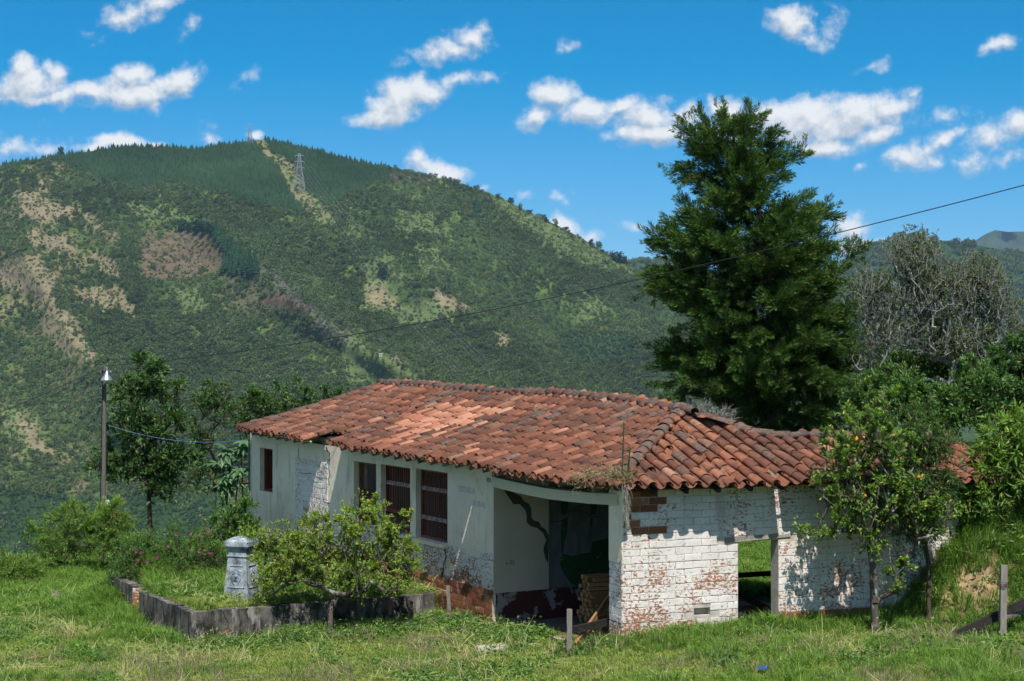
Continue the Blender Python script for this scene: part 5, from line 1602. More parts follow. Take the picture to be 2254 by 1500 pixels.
# ------------------------------------------------------------------ cypress behind the house
def cypress():
    r = np.random.default_rng(501)
    Y = 50.0; k = Y / F
    base = at(1722, 1180, Y); base[2] = gz(base[0], Y) - .1
    root = thing('cypress_tree', 'tall dark green cypress towering behind the tiled roof', 'tree', base)
    trunk = [base, at(1722, 1000, Y), at(1712, 820, Y), at(1695, 650, Y), at(1676, 500, Y), at(1660, 380, Y), at(1648, 290, Y), at(1642, 236, Y)]
    prof = [(232, 1642, 10), (262, 1630, 34), (300, 1612, 70), (345, 1618, 105), (400, 1622, 98), (450, 1645, 140), (500, 1655, 158), (540, 1640, 190), (590, 1645, 205), (640, 1645, 190), (690, 1675, 182), (750, 1690, 200), (830, 1690, 218), (890, 1720, 160), (945, 1735, 110), (1000, 1735, 80)]
    py = [p[0] for p in prof]
    cen, dirs, size, kind = [], [], [], []
    n = 235
    w = np.array([p[2] for p in prof], float)
    ygrid = np.linspace(245, 985, 400); wg = np.interp(ygrid, py, w); cw = np.cumsum(wg ** 1.15); cw /= cw[-1]
    for i in range(n):
        y = float(np.interp((i + r.random()) / n, cw, ygrid)); xc = np.interp(y, py, [p[1] for p in prof]); ww = np.interp(y, py, w)
        a = i * 2.399 + r.normal(0, .3); rad = ww * (.42 + .46 * r.random() ** .6)
        p = at(xc + math.cos(a) * rad, y, Y); p[1] = Y + math.sin(a) * rad * k * .92
        cen.append(p); o = np.array([math.cos(a), math.sin(a), 0.0])
        hi = (950 - y) / 700
        dirs.append(unit(o * 1.0 + np.array([0, 0, -.02 + .55 * max(hi, 0) ** 1.5 + r.normal(0, .16)])))
        size.append((.75 + .75 * r.random()) * np.interp(ww, [10, 100, 230], [.55, .95, 1.2])); kind.append(r.random())
    for i in range(45):
        y = float(np.interp((i + r.random()) / 45, cw, ygrid)); y = min(y + 25, 980); xc = np.interp(y, py, [p[1] for p in prof]); ww = np.interp(y, py, w)
        a = r.random() * 6.283; rad = ww * (.10 + .30 * r.random())
        p = at(xc + math.cos(a) * rad, y, Y); p[1] = Y + math.sin(a) * rad * k
        cen.append(p); dirs.append(unit(np.array([math.cos(a), math.sin(a), .25 + r.normal(0, .2)]))); size.append(.7 + .4 * r.random()); kind.append(.0)
    # boughs that break the outline
    for (x, y, dx, dz, s) in ((1500, 290, -1, .5, 1.0), (1512, 262, -.6, 1, .8), (1502, 372, -1, .1, .9), (1498, 402, -1, -.1, .8), (1425, 524, -1, .25, 1.2), (1470, 512, -1, .3, 1.1), (1424, 640, -1, -.3, 1.0), (1450, 615, -1, -.1, 1.0),
                              (1455, 775, -1, .3, 1.0), (1450, 850, -1, -.1, 1.0), (1480, 745, -.6, .8, 1.0), (1762, 345, 1, .3, .9), (1740, 330, 1, .5, .9), (1828, 455, .8, .9, 1.0), (1800, 470, .8, .9, 1.1), (1870, 556, .8, .8, 1.1), (1882, 535, .7, 1, .7),
                              (1890, 690, 1, .5, 1.2), (1905, 665, .8, .7, .9), (1910, 780, 1, .3, 1.2), (1925, 820, 1, .1, 1.0), (1650, 245, .2, 1, .9), (1632, 262, -.1, 1, .8), (1600, 262, -.3, 1, .8), (1545, 252, -.4, 1, .8), (1560, 275, -.3, 1, .9),
                              (1690, 300, .5, .8, .9), (1716, 318, .7, .6, .8), (1580, 250, 0, 1, .7), (1480, 880, -.8, -.3, .9), (1510, 900, -.3, -.8, .8)):
        p = at(x, y, Y) ; p[1] += r.normal(0, .5); cen.append(p - np.array([dx, 0, dz]) * .35 * s); dirs.append(unit(np.array([dx, r.normal(0, .3), dz]))); size.append(s); kind.append(.6)
    cen = np.array(cen); dirs = np.array(dirs); size = np.array(size); kind = np.array(kind)
    N, Pa = grow(trunk, cen - dirs * (size * .45)[:, None], r, step=.5, wig=.02, arch=.25, low=.2)
    V, Q, _ = branch_mesh(N, Pa, .016, .34)
    link('trunk', new_mesh('trunk', V - base, Q, M['bark'], {'tint': np.zeros(len(V))}, True), root)
    pos, dd, LL, tn = [], [], [], []
    for c, d, s, kd in zip(cen, dirs, size, kind):
        # a bough is a fan of feathery plumes that leave one limb and turn upwards
        np_ = int(9 + 7 * s)
        limb = c - d * s * .75
        for j in range(np_):
            f0 = r.random()
            st = limb + d * s * 1.15 * f0 + r.normal(0, .05 * s, 3)
            ax = unit(d * (.6 + .6 * f0) + r.normal(0, 1, 3) * np.array([.50, .50, .22]) + np.array([0, 0, .16 - .22 * (1 - f0)]))
            ln = s * r.uniform(.35, .75) * (1.15 - .4 * f0)
            m = int(62 * ln / .5) + 8
            f = r.random(m) ** .75
            rad = .085 * s * (1 - f) ** .6 + .012
            side = unit(np.cross(np.repeat(ax[None], m, 0), r.normal(0, 1, (m, 3))))
            pos.append(st + ax * (f * ln)[:, None] + side * (rad * r.random(m))[:, None])
            dd.append(ax * .95 + side * .6 + np.array([0, 0, .12]))
            LL.append(r.uniform(.07, .16, m) * (.75 + .3 * s))
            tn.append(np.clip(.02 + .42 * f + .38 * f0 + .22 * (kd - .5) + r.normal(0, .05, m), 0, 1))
    pos = np.concatenate(pos); dd = np.concatenate(dd); LL = np.concatenate(LL); tn = np.concatenate(tn)
    print('cypress leaves', len(pos))
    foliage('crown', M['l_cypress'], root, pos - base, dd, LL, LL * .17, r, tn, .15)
cypress()

# ------------------------------------------------------------------ trees and shrubs near the house
def gp(px, Y, dz=0.0):
    x = (px - PW / 2) / F * Y
    return np.array([x, Y, float(gz(x, Y)) + dz])
def up_to(base, pts):
    return [np.asarray(base)] + [np.asarray(p) for p in pts]

# lemon tree in front of the low wall
Y = 33.0; B = gp(728, 32.55, -.05)
tree('lemon_tree', 'low spreading lemon tree with yellow-green leaves beside the low garden wall', 'tree', B,
     up_to(B, [at(727, 1345, 32.6), at(742, 1310, 32.8), at(760, 1270, 33.0), at(765, 1235, 33.0)]),
     [px_blob(655, 1215, 95, 75, Y, 1.0), px_blob(775, 1160, 80, 66, Y, .9), px_blob(855, 1180, 60, 72, Y, .8), px_blob(800, 1245, 115, 60, Y, 1.0), px_blob(690, 1180, 80, 50, Y, .9), px_blob(600, 1200, 45, 40, Y, .5),
      px_blob(810, 1108, 44, 28, Y, .4), px_blob(700, 1150, 40, 24, Y, .4), px_blob(940, 1215, 20, 14, Y, .2), px_blob(590, 1280, 40, 36, Y, .5), px_blob(915, 1235, 34, 26, Y, .3), px_blob(720, 1260, 80, 40, Y, .8), px_blob(880, 1240, 50, 50, Y, .7), px_blob(620, 1260, 55, 40, Y, .6), px_blob(870, 1300, 40, 30, 32.6, .4)],
     520, 33000, .064, .029, M['l_lemon'], M['bark_grey'], 511, r_tip=.0058, r_base=.06, spread=.085, up=.35, clump=2.4, power=.8, step=.16)
# orange tree before the right wall
Y = 29.6; B = gp(1927, Y, -.05)
tree('orange_tree', 'orange tree with ripe fruit and grey twigs in front of the whitewashed wall', 'tree', B,
     up_to(B, [at(1925, 1330, Y), at(1922, 1260, Y), at(1915, 1190, Y), at(1925, 1120, Y), at(1940, 1050, Y), at(1945, 960, Y)]),
     [px_blob(1900, 930, 70, 60, Y, .6), px_blob(1860, 1010, 70, 50, Y, .7), px_blob(1925, 880, 45, 38, Y, .4), px_blob(1950, 990, 80, 70, Y, .7), px_blob(1850, 1090, 75, 45, Y, .7), px_blob(1800, 1170, 62, 30, Y, .4), px_blob(1880, 1150, 60, 35, Y, .6),
      px_blob(1960, 1080, 90, 60, Y, .8), px_blob(2040, 1130, 60, 60, Y, .6), px_blob(2080, 1110, 50, 22, Y, .3), px_blob(1960, 1260, 40, 50, Y, .3), px_blob(1925, 1190, 35, 45, Y, .4), px_blob(1820, 960, 34, 26, Y, .3), px_blob(1810, 1040, 34, 26, Y, .3)],
     560, 21000, .076, .036, M['l_orange'], M['bark_grey'], 512, r_tip=.0068, r_base=.075, spread=.075, up=.35, clump=2.0, power=.85, step=.15,
     fruit=(20, .036, [M['fruit'], M['fruit'], M['fruit_green']], [px_blob(1880, 970, 80, 90, Y, .5), px_blob(1880, 1080, 90, 90, Y, .5), px_blob(1990, 1080, 80, 90, Y, .5)]), leafy=.75)
# dense narrow leaved shrub just behind it
Y = 30.4; B = gp(2046, 30.1, -.05)
tree('narrow_leaved_tree', 'dense dark narrow-leaved tree crowding behind the orange tree', 'tree', B,
     up_to(B, [at(2044, 1240, Y), at(2030, 1180, Y), at(2018, 1100, Y), at(2015, 1020, Y)]),
     [px_blob(2010, 960, 75, 55, Y, .7), px_blob(2060, 985, 55, 62, Y, .6), px_blob(2000, 1040, 75, 65, Y, .8), px_blob(2060, 1070, 50, 55, Y, .6), px_blob(1980, 1120, 55, 60, Y, .5), px_blob(2030, 905, 50, 24, Y, .4), px_blob(2030, 1150, 50, 50, Y, .4)],
     340, 21000, .095, .020, M['l_narrow'], M['bark'], 513, r_tip=.004, r_base=.05, spread=.12, up=-.1, droop=.45, clump=1.3)
# leafy tree by the lamp pole
Y = 46.0; B = gp(332, Y, -.1)
tree('glossy_leaf_tree', 'dark glossy-leaved tree with slender forked trunk beside the lamp pole', 'tree', B,
     up_to(B, [at(330, 1150, Y), at(327, 1090, Y), at(325, 1040, Y), at(318, 960, Y), at(318, 880, Y), at(325, 815, Y)]),
     [px_blob(322, 830, 40, 40, Y, .5), px_blob(285, 860, 38, 42, Y, .5), px_blob(375, 872, 45, 42, Y, .5), px_blob(300, 930, 60, 55, Y, .8), px_blob(365, 940, 52, 45, Y, .7), px_blob(250, 1015, 48, 42, Y, .5), px_blob(330, 1010, 70, 45, Y, .8), px_blob(395, 1010, 34, 50, Y, .4),
      px_blob(350, 1055, 55, 35, Y, .5), px_blob(400, 1075, 26, 30, Y, .3), px_blob(225, 1010, 22, 30, Y, .2)],
     240, 12000, .16, .055, M['l_dark'], M['bark'], 514, r_tip=.007, r_base=.085, spread=.17, up=.2, clump=1.8, step=.25)
# tree behind the left end of the roof
Y = 52.0; B = gp(560, Y, -.1)
tree('fine_leaf_tree', 'wide airy tree with small dark leaves behind the left end of the roof', 'tree', B,
     up_to(B, [at(560, 1060, Y), at(575, 1010, Y), at(590, 960, Y), at(600, 920, Y)]),
     [px_blob(470, 880, 50, 40, Y, .8), px_blob(530, 900, 60, 40, Y, .9), px_blob(600, 890, 70, 40, Y, 1.0), px_blob(680, 885, 60, 35, Y, .9), px_blob(730, 870, 38, 26, Y, .6), px_blob(450, 960, 40, 50, Y, .6), px_blob(500, 850, 30, 20, Y, .4), px_blob(560, 930, 90, 30, Y, .9), px_blob(445, 1040, 35, 55, Y, .5), px_blob(640, 850, 30, 20, Y, .4)],
     290, 13500, .10, .045, M['l_dark'], M['bark'], 515, r_tip=.008, r_base=.14, spread=.16, up=.2, clump=2.0, step=.3, leafy=.8)
# shrubs round the pole
for (px, Yc, bl, lb, sd) in ((165, 43.5, [(160, 1170, 70, 60), (115, 1200, 50, 46), (205, 1160, 40, 50), (150, 1130, 36, 30)], 'bright feathery shrub left of the lamp pole', 521),
                             (252, 43.0, [(252, 1165, 36, 55), (266, 1205, 44, 40), (245, 1130, 24, 28)], 'slim bright shrub just right of the lamp pole', 522),
                             (25, 42.0, [(20, 1248, 44, 32), (60, 1256, 36, 26), (-20, 1250, 40, 30)], 'small bright shrub at the left edge of the terrace', 523)):
    B = gp(px, Yc, -.1)
    tree('feathery_shrub', lb, 'shrub', B, up_to(B, [at(px, bl[0][1] + 30, Yc), at(px, bl[0][1], Yc)]), [px_blob(a, c, e, f, Yc, .55) for a, c, e, f in bl],
         180, 17000, .085, .019, M['l_bright'], M['bark'], sd, r_tip=.004, r_base=.03, spread=.15, up=.25, droop=.25, clump=1.3)
# thin tall weed on the terrace edge
B = gp(62, 42.5, 0)
tree('tall_weed', 'single tall thin weed stalk at the left edge above the valley', 'weed', B, up_to(B, [at(60, 1200, 42.5), at(64, 1165, 42.5), at(68, 1140, 42.5)]), [px_blob(66, 1165, 9, 25, 42.5, .1), px_blob(60, 1190, 12, 12, 42.5, .1)],
     14, 110, .12, .05, M['l_bright'], M['bark'], 524, r_tip=.004, r_base=.012, spread=.05, clump=1)
# flowering shrub inside the garden wall
Y = 37.0; B = gp(400, Y, -.1)
FB = [px_blob(320, 1235, 80, 58, Y, .8), px_blob(420, 1230, 92, 68, Y, 1.0), px_blob(390, 1280, 115, 50, Y, 1.0), px_blob(500, 1290, 50, 40, Y, .6), px_blob(270, 1265, 50, 40, Y, .6), px_blob(480, 1250, 45, 60, Y, .6), px_blob(300, 1220, 40, 40, Y, .5), px_blob(450, 1195, 50, 30, Y, .6), px_blob(370, 1200, 40, 26, Y, .5)]
FS = tree('flowering_shrub', 'tangled dark shrub dotted with magenta flowers inside the garden wall', 'shrub', B, up_to(B, [at(400, 1300, Y), at(405, 1260, Y)]), FB, 320, 26000, .075, .022, M['l_mid'], M['bark'], 525, r_tip=.004, r_base=.03, spread=.16, up=.25, clump=1.4)
r_ = np.random.default_rng(526)
for (px, py) in ((275, 1222), (300, 1215), (310, 1217), (304, 1233), (325, 1237), (345, 1230), (346, 1226), (370, 1203), (438, 1215), (452, 1220), (462, 1219), (466, 1218), (478, 1232), (420, 1175), (452, 1163), (460, 1170), (445, 1180), (388, 1178), (415, 1255), (280, 1216)):
    p = at(px, py, Y - .62) - B
    n = 7; a = np.arange(n) * 6.283 / n
    d = np.stack([np.cos(a), -.5 + 0 * a, np.sin(a)], 1)
    V, Q = leaf_quads(np.repeat(p[None], n, 0), d, .034, .030, r_)
    link('flower', new_mesh('flower', V, Q, M['petal'], {'tint': np.full(len(V), .6)}), FS)
# greenery at the left foot of the house
Y = 42.0; B = gp(520, Y, -.1)
tree('yellow_green_bush', 'straggling yellow-green bush at the left corner of the house', 'shrub', B, up_to(B, [at(520, 1220, Y), at(522, 1170, Y)]),
     [px_blob(505, 1150, 35, 50, Y, .5), px_blob(540, 1175, 30, 45, Y, .4), px_blob(480, 1190, 40, 40, Y, .5), px_blob(530, 1120, 22, 40, Y, .3), px_blob(560, 1215, 30, 30, Y, .3)],
     120, 5600, .10, .04, M['l_mid'], M['bark'], 527, r_tip=.004, r_base=.03, spread=.13, clump=1.4)
# big lobed leaves by the corner
def lobed_leaf(r, L):
    """palmate leaf: seven pointed lobes"""
    V = [(0, 0, 0)]; T = []
    for k, a in enumerate(np.linspace(-2.1, 2.1, 7)):
        l = L * (1 - .13 * abs(a)) * r.uniform(.9, 1.1); w = L * .15
        c, s = math.cos(a), math.sin(a)
        i = len(V)
        V += [(c * l * .45 - s * w, s * l * .45 + c * w, -.04 * L), (c * l, s * l, -.22 * L), (c * l * .45 + s * w, s * l * .45 - c * w, -.04 * L)]
        T += [(0, i, i + 1), (0, i + 1, i + 2)]
    return np.array(V), np.array(T)
def lobed_plant(name, label, base, heads, L, mat, seed, n=9):
    r = np.random.default_rng(seed); root = thing(name, label, 'plant', base)
    b = MB()
    for h in heads: b.tube([np.zeros(3), (h - base) * .5 + r.normal(0, .06, 3), h - base], [.03, .024, .015], 5)
    b.build('stem', M['bark'], root)
    for h in heads:
        for k in range(n):
            a = r.random() * 6.283; el = r.uniform(-.2, .8)
            d = np.array([math.cos(a) * math.cos(el), math.sin(a) * math.cos(el), math.sin(el)])
            V, T = lobed_leaf(r, L * r.uniform(.7, 1.1))
            pet = d * L * r.uniform(.5, 1.0)
            x = unit(d + np.array([0, 0, -.5 + r.normal(0, .2)])); y = unit(np.cross((0, 0, 1), x)); z = np.cross(x, y)
            W_ = V[:, :1] * x + V[:, 1:2] * y + V[:, 2:] * z + (h - base) + pet
            m = MB(); m.add(W_, None, T, a=np.full(len(W_), r.random())); m.tube([h - base, h - base + pet], [.008, .006], 4, a=.4)
            m.build('leaf', mat, root)
    return root
Y = 46.5
lobed_plant('big_leaf_plant', 'tall plant with big lobed blue-green leaves at the left end of the house', gp(505, Y), [at(510, 1000, Y), at(490, 1030, Y), at(525, 1040, Y), at(505, 1065, Y), at(485, 1075, Y), at(530, 985, Y)], .36, M['l_blue'], 531, 11)
# right hand bank: bright bush
Y = 31.6; B = gp(2215, 32.2, -.1)
tree('bright_leafy_bush', 'bright green long-leaved bush on the bank at the right edge', 'shrub', B, up_to(B, [at(2215, 1070, Y), at(2215, 1020, Y), at(2220, 980, Y)]),
     [px_blob(2215, 960, 50, 45, Y, .6), px_blob(2190, 1010, 48, 45, Y, .6), px_blob(2240, 1030, 60, 55, Y, .7), px_blob(2260, 960, 60, 60, Y, .7), px_blob(2175, 1060, 40, 36, Y, .5), px_blob(2150, 1085, 40, 22, Y, .4), px_blob(2110, 1100, 30, 16, Y, .3), px_blob(2290, 1040, 60, 60, Y, .7)],
     230, 11500, .17, .045, M['l_bright'], M['bark'], 532, r_tip=.005, r_base=.035, spread=.16, up=-.05, droop=.35, clump=1.4)
# dark greenery behind the right wing
for (bl, Yc, px, lb, sd, mt) in (([(1990, 880, 60, 46), (2080, 900, 70, 36), (2150, 860, 60, 50), (2060, 930, 60, 26)], 39.0, 2060, 'dark leafy thicket behind the right end of the roof', 541, 'l_mid'),
                             ([(2200, 820, 70, 60), (2250, 870, 60, 60), (2190, 890, 60, 40), (2290, 800, 60, 70)], 41.0, 2215, 'dark bushy tree at the right edge below the dry tree', 542, 'l_dark'),
                             ([(2080, 800, 75, 45), (2000, 815, 60, 40), (2160, 800, 60, 45)], 47.5, 2085, 'mid green bush filling the gap beneath the dry tree crown', 544, 'l_mid'),
                             ([(1950, 850, 45, 40), (1900, 880, 45, 40), (1990, 860, 45, 36)], 44.0, 1940, 'low dark bush at the foot of the dry tree', 543, 'l_narrow')):
    B = gp(px, Yc, -.1)
    tree('thicket', lb, 'shrub', B, up_to(B, [at(px, bl[0][1] + 60, Yc), at(px, bl[0][1], Yc)]), [px_blob(a, c, e, f, Yc, .8) for a, c, e, f in bl], 240, 19000, .12, .05, M[mt], M['bark'], sd, r_tip=.006, r_base=.06, spread=.16, clump=1.5)
# half dead tree
Y = 45.0; B = gp(2075, Y, -.1)
DT = [px_blob(2010, 560, 70, 60, Y, 1.0), px_blob(1930, 640, 70, 60, Y, .9), px_blob(2060, 640, 90, 80, Y, 1.2), px_blob(2150, 620, 70, 70, Y, 1.0), px_blob(2190, 680, 50, 70, Y, .8), px_blob(1950, 720, 70, 60, Y, .9), px_blob(2080, 740, 110, 60, Y, 1.1), px_blob(2170, 760, 70, 50, Y, .8),
      px_blob(1920, 790, 50, 40, Y, .6), px_blob(2240, 720, 40, 60, Y, .6), px_blob(2030, 530, 26, 24, Y, .3)]
tree('dry_tree', 'half dead tree with a dense tangle of grey twigs at the right', 'tree', B,
     up_to(B, [at(2085, 900, Y), at(2092, 850, Y), at(2100, 800, Y), at(2090, 740, Y), at(2085, 690, Y)]), DT,
     4600, 30000, .085, .034, M['l_olive'], M['bark_pale'], 551, r_tip=.0062, r_base=.13, expo=.38, spread=.10, up=.1, clump=2.6, power=.7, step=.15, wig=.20, leafy=.8, sprays=3)
# dry brush behind the roof apex
Y = 40.0; B = gp(1555, Y, 0)
tree('dead_bush', 'pale leafless bush just behind the roof hip', 'shrub', B, up_to(B, [at(1555, 960, Y), at(1555, 930, Y)]), [px_blob(1545, 905, 40, 24, Y, .4), px_blob(1590, 915, 34, 20, Y, .4)],
     170, 60, .06, .03, M['l_dry'], M['bark_pale'], 552, r_tip=.0045, r_base=.03, spread=.1, wig=.16, step=.12)

# ------------------------------------------------------------------ grass and weeds on the terrace
def tuft(name, seed, mat, n, h0, h1, rad, w, lean):
    r = np.random.default_rng(seed); a = r.random(n) * 6.283; rr = rad * np.sqrt(r.random(n))
    base = np.stack([np.cos(a) * rr, np.sin(a) * rr, np.full(n, -.03)], 1)
    h = r.uniform(h0, h1, n); la = a + r.normal(0, .8, n); le = np.abs(r.normal(0, lean, n))
    mid = base + np.stack([np.cos(la) * le * h * .35, np.sin(la) * le * h * .35, h * .62], 1)
    tip = base + np.stack([np.cos(la) * le * h, np.sin(la) * le * h, h * (1 - .25 * np.minimum(le, 1.5))], 1)
    side = np.stack([-np.sin(la + r.normal(0, .5, n)), np.cos(la), 0 * la], 1) * (w * r.uniform(.6, 1.3, n))[:, None] / 2
    V = np.stack([base - side, base + side, mid + side * .8, tip, mid - side * .8], 1).reshape(-1, 3)
    i = np.arange(n) * 5
    Q = np.stack([i, i + 1, i + 2, i + 4], 1); T = np.stack([i + 4, i + 2, i + 3], 1)
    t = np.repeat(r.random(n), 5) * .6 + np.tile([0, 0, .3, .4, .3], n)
    return new_mesh(name, V, [Q, T], mat, {'tint': t})
def weed(name, seed, mat, n, h, rad, L):
    r = np.random.default_rng(seed)
    p = np.stack([r.normal(0, rad, n), r.normal(0, rad, n), np.abs(r.normal(0, h, n))], 1)
    d = np.stack([r.normal(0, 1, n), r.normal(0, 1, n), r.uniform(-.1, .9, n)], 1)
    V, Q = leaf_quads(p, d, L * r.uniform(.6, 1.2, n), L * .45, r)
    return new_mesh(name, V, Q, mat, {'tint': np.repeat(r.random(n), 4)})

def ok_ground(x, y):
    m = np.ones(x.shape, bool)
    for fp in (FOOT_A, FOOT_B): m &= poly_sdf(x, y, fp) < -.03
    m &= poly_sdf(x, y, FOOT_P) < -.35
    m &= ~((line_dist(x, y, [LWC, LWE]) < .16) | (line_dist(x, y, [LWC, LWC + DA * 3.2]) < .16))
    return m

def scatter_grass():
    r = np.random.default_rng(601)
    def pts(n, x0, x1, y0, y1, f):
        x = r.uniform(x0, x1, n); y = r.uniform(y0, y1, n)
        k = ok_ground(x, y) & (r.random(n) < np.clip(f(x, y), 0, 1))
        x, y = x[k], y[k]
        return np.stack([x, y, gz(x, y)], 1)
    def view(x, y): return np.clip(1.15 - np.maximum(np.abs(x) - (.30 * y + .8), 0) / 4.5, 0, 1)
    bare = lambda x, y: (1 - .80 * soil_mask(x, y)) * (1 - .9 * conc_mask(x, y))
    def conc_mask(x, y): return np.exp(-(((x + .40) / .42) ** 2 + ((y - 30.2) / .40) ** 2) ** 2)
    def worn(x, y): return sstep(fbm(x * .6 + 3, y * 1.1, 27), .50, .64) * np.exp(-((y - 26.6) / 2.4) ** 2) * sstep(-x, -2.5, -.5) * .8 + path_mask(x, y)
    def height(x, y):
        """where it grows long: by the walls, the bank, the left; mown in the middle"""
        h = .30 * np.ones(x.shape)
        dw = line_dist(x, y, [C0 - DB * .3, QT(6.2, 0)[:2]])
        h += 1.5 * np.exp(-(dw / .75) ** 2) * sstep(x, .9, 2.2)
        h += .9 * sstep(x, 1.2, 3.5) * sstep(fbm(x * 1.3, y * 1.3, 7), .35, .6)
        h += .8 * sstep(poly_sdf(x, y, BANK), .0, .8)
        h += .9 * sstep(-x, 5.6, 7.2) * sstep(fbm(x * .9, y * .9, 8), .38, .62)
        h += .8 * sstep(y, 33, 36) * sstep(x, 3, 4)
        h += .9 * sstep(-x, 7, 9) * sstep(y, 35, 38)
        h += .5 * sstep(fbm(x * .55, y * .55, 9), .55, .7)
        h += 1.1 * sstep(poly_sdf(x, y, YARD), .5, 1.6) + 1.3 * np.exp(-(((x + 7.6) / 1.3) ** 2 + ((y - 36.6) / 1.6) ** 2))
        h += 1.7 * np.exp(-(line_dist(x, y, [(-6.35, 32.2), (-7.8, 34.7), (-8.6, 37)]) / .45) ** 2) + .7 * np.exp(-(line_dist(x, y, [(-5.6, 31.95), (-1.5, 34.2)]) / .3) ** 2)
        h -= .25 * worn(x, y)
        return h
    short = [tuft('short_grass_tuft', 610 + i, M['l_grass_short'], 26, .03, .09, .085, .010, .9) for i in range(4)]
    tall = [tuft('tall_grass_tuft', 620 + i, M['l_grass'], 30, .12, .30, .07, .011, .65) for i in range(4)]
    dry = [tuft('dry_stalk_tuft', 630 + i, M['l_dry'], 9, .05, .22, .14, .009, 2.2) for i in range(3)]
    wd = [weed('weed_plant', 640 + i, M['l_mid'], 22, .06, .07, .07) for i in range(3)] + [weed('weed_plant', 645, M['l_bright'], 22, .07, .07, .075)]
    p = pts(190000, -17, 18, 23.5, 48, lambda x, y: view(x, y) * bare(x, y) * np.where(y < 36, 1.0, .5) * (.55 + .9 * fbm(x * 1.1, y * 1.1, 3)) * np.clip(1 - .72 * worn(x, y), .12, 1))
    scatter('short_grass', 'short mown grass covering the terrace', 'grass', p, short, r.uniform(.7, 1.5, len(p)) * (.75 + .5 * fbm(p[:, 0], p[:, 1], 4)), 651, .15)
    p = pts(140000, -17, 19, 23.5, 50, lambda x, y: view(x, y) * bare(x, y) * np.clip((height(x, y) - .38) * .75, .015, 1) * .8)
    hh = height(p[:, 0], p[:, 1])
    scatter('tall_grass', 'long green grass along the walls and on the bank', 'grass', p, tall, np.clip(r.uniform(.55, 1.15, len(p)) * (.35 + .42 * hh), .3, 1.45), 652, .12)
    p = pts(26000, -13, 13, 24.4, 46, lambda x, y: view(x, y) * sstep(fbm(x * .8, y * .8, 21), .46, .62) * .55)
    scatter('dry_grass', 'dry cut stalks lying in the grass', 'grass', p, dry, r.uniform(.6, 1.5, len(p)), 653, .3)
    sd = [tuft('seed_grass_tuft', 660 + i, M['l_seed'], 12, .12, .30, .12, .007, .5) for i in range(3)]
    p = pts(34000, -12, 12, 24.4, 34, lambda x, y: view(x, y) * bare(x, y) * sstep(fbm(x * .7 + 9, y * .9, 29), .44, .70) * .22)
    scatter('seeding_grass', 'brownish seeding grass heads over the lawn', 'grass', p, sd, r.uniform(.6, 1.2, len(p)), 655, .2)
    p = pts(30000, -13, 13, 26, 46, lambda x, y: view(x, y) * bare(x, y) * (sstep(fbm(x * .9, y * .9, 23), .50, .62) * .5 + .7 * np.exp(-(line_dist(x, y, [(-5.0, 31.6), (-1.6, 33.2), (-.2, 32.0), (.6, 30.6)]) / .55) ** 2) + .6 * np.exp(-(line_dist(x, y, [(-6.3, 31.9), (-7.9, 34.7), (-8.6, 37)]) / .35) ** 2) + .4 * sstep(poly_sdf(x, y, BANK), -.2, .3)))
    scatter('weeds', 'low broad-leaved weeds among the grass', 'weeds', p, wd, r.uniform(.6, 1.5, len(p)), 654, .2)
scatter_grass()
# ------------------------------------------------------------------ garden wall, pedestal, posts and other things about the yard
def low_wall(name, label, p0, p1, z0, h, th, seed, chips=0):
    r = np.random.default_rng(seed); p0 = np.array(p0); p1 = np.array(p1); L = np.linalg.norm(p1 - p0); d = (p1 - p0) / L; nrm = np.array([-d[1], d[0]])
    n = max(3, int(L / .12)); mb = MB(); V = []
    top = h + .02 * (fbm(np.arange(n + 1) * .35, np.zeros(n + 1), seed) - .5) * 2
    for i in range(n + 1):
        p = p0 + d * L * i / n
        j = r.normal(0, .006, (4, 3))
        for q, (o, z) in enumerate(((0, z0), (0, z0 + top[i]), (th, z0 + top[i]), (th, z0))):
            # a bevelled coping edge
            V.append(np.array([p[0] + nrm[0] * o, p[1] + nrm[1] * o, z]) + j[q])
    Q = [(i * 4 + a, i * 4 + (a + 1) % 4, (i + 1) * 4 + (a + 1) % 4, (i + 1) * 4 + a) for i in range(n) for a in range(4)] + [(0, 1, 2, 3), (n * 4 + 3, n * 4 + 2, n * 4 + 1, n * 4)]
    o = p0
    root = thing(name, label, 'wall', (p0[0], p0[1], z0))
    mb.add(np.array(V) - np.array([p0[0], p0[1], z0]), Q); mb.build('wall_body', M['lowwall'], root)
    return root, d, nrm
Z0 = -.92
W1, d1, n1 = low_wall('garden_wall', 'low black-stained garden wall under the lemon tree', LWC, LWE, Z0, .87, .22, 701)
cr = [(.62, .02), (.66, -.12), (.72, -.2), (.70, -.3), (.78, -.42)]
b = MB(); b.tube([np.array([d1[0] * a - n1[0] * .004, d1[1] * a - n1[1] * .004, .87 + c - .03]) for a, c in cr], [.02, .016, .014, .01, .008], 4); b.build('crack', M['crack'], W1)
L2 = 3.25
W2, d2, n2 = low_wall('garden_wall', 'low black-stained wall running back from the near corner to a broken end', LWC + DA * L2, LWC, Z0, .86, .22, 702)
pg = LWC + DA * 3.75
W3, d3, n3 = low_wall('wall_stub', 'short broken brick-ended wall stub beyond the gap in the garden wall', LWC + DA * 5.4, pg, Z0, .90, .22, 703)
for k in range(4):
    b = MB(); c = np.append(pg - (LWC + DA * 5.4) + n3 * .11, .44 + k * .118)
    V, Q = BRK[k]; x = np.array([n3[0], n3[1], 0]) * .72; y = np.array([d3[0], d3[1], 0])
    b.add(c + V[:, :1] * x - V[:, 1:2] * y + y * .05 + V[:, 2:] * np.array([0, 0, 1.]), Q); b.build('brick', M['pbrick'], W3)

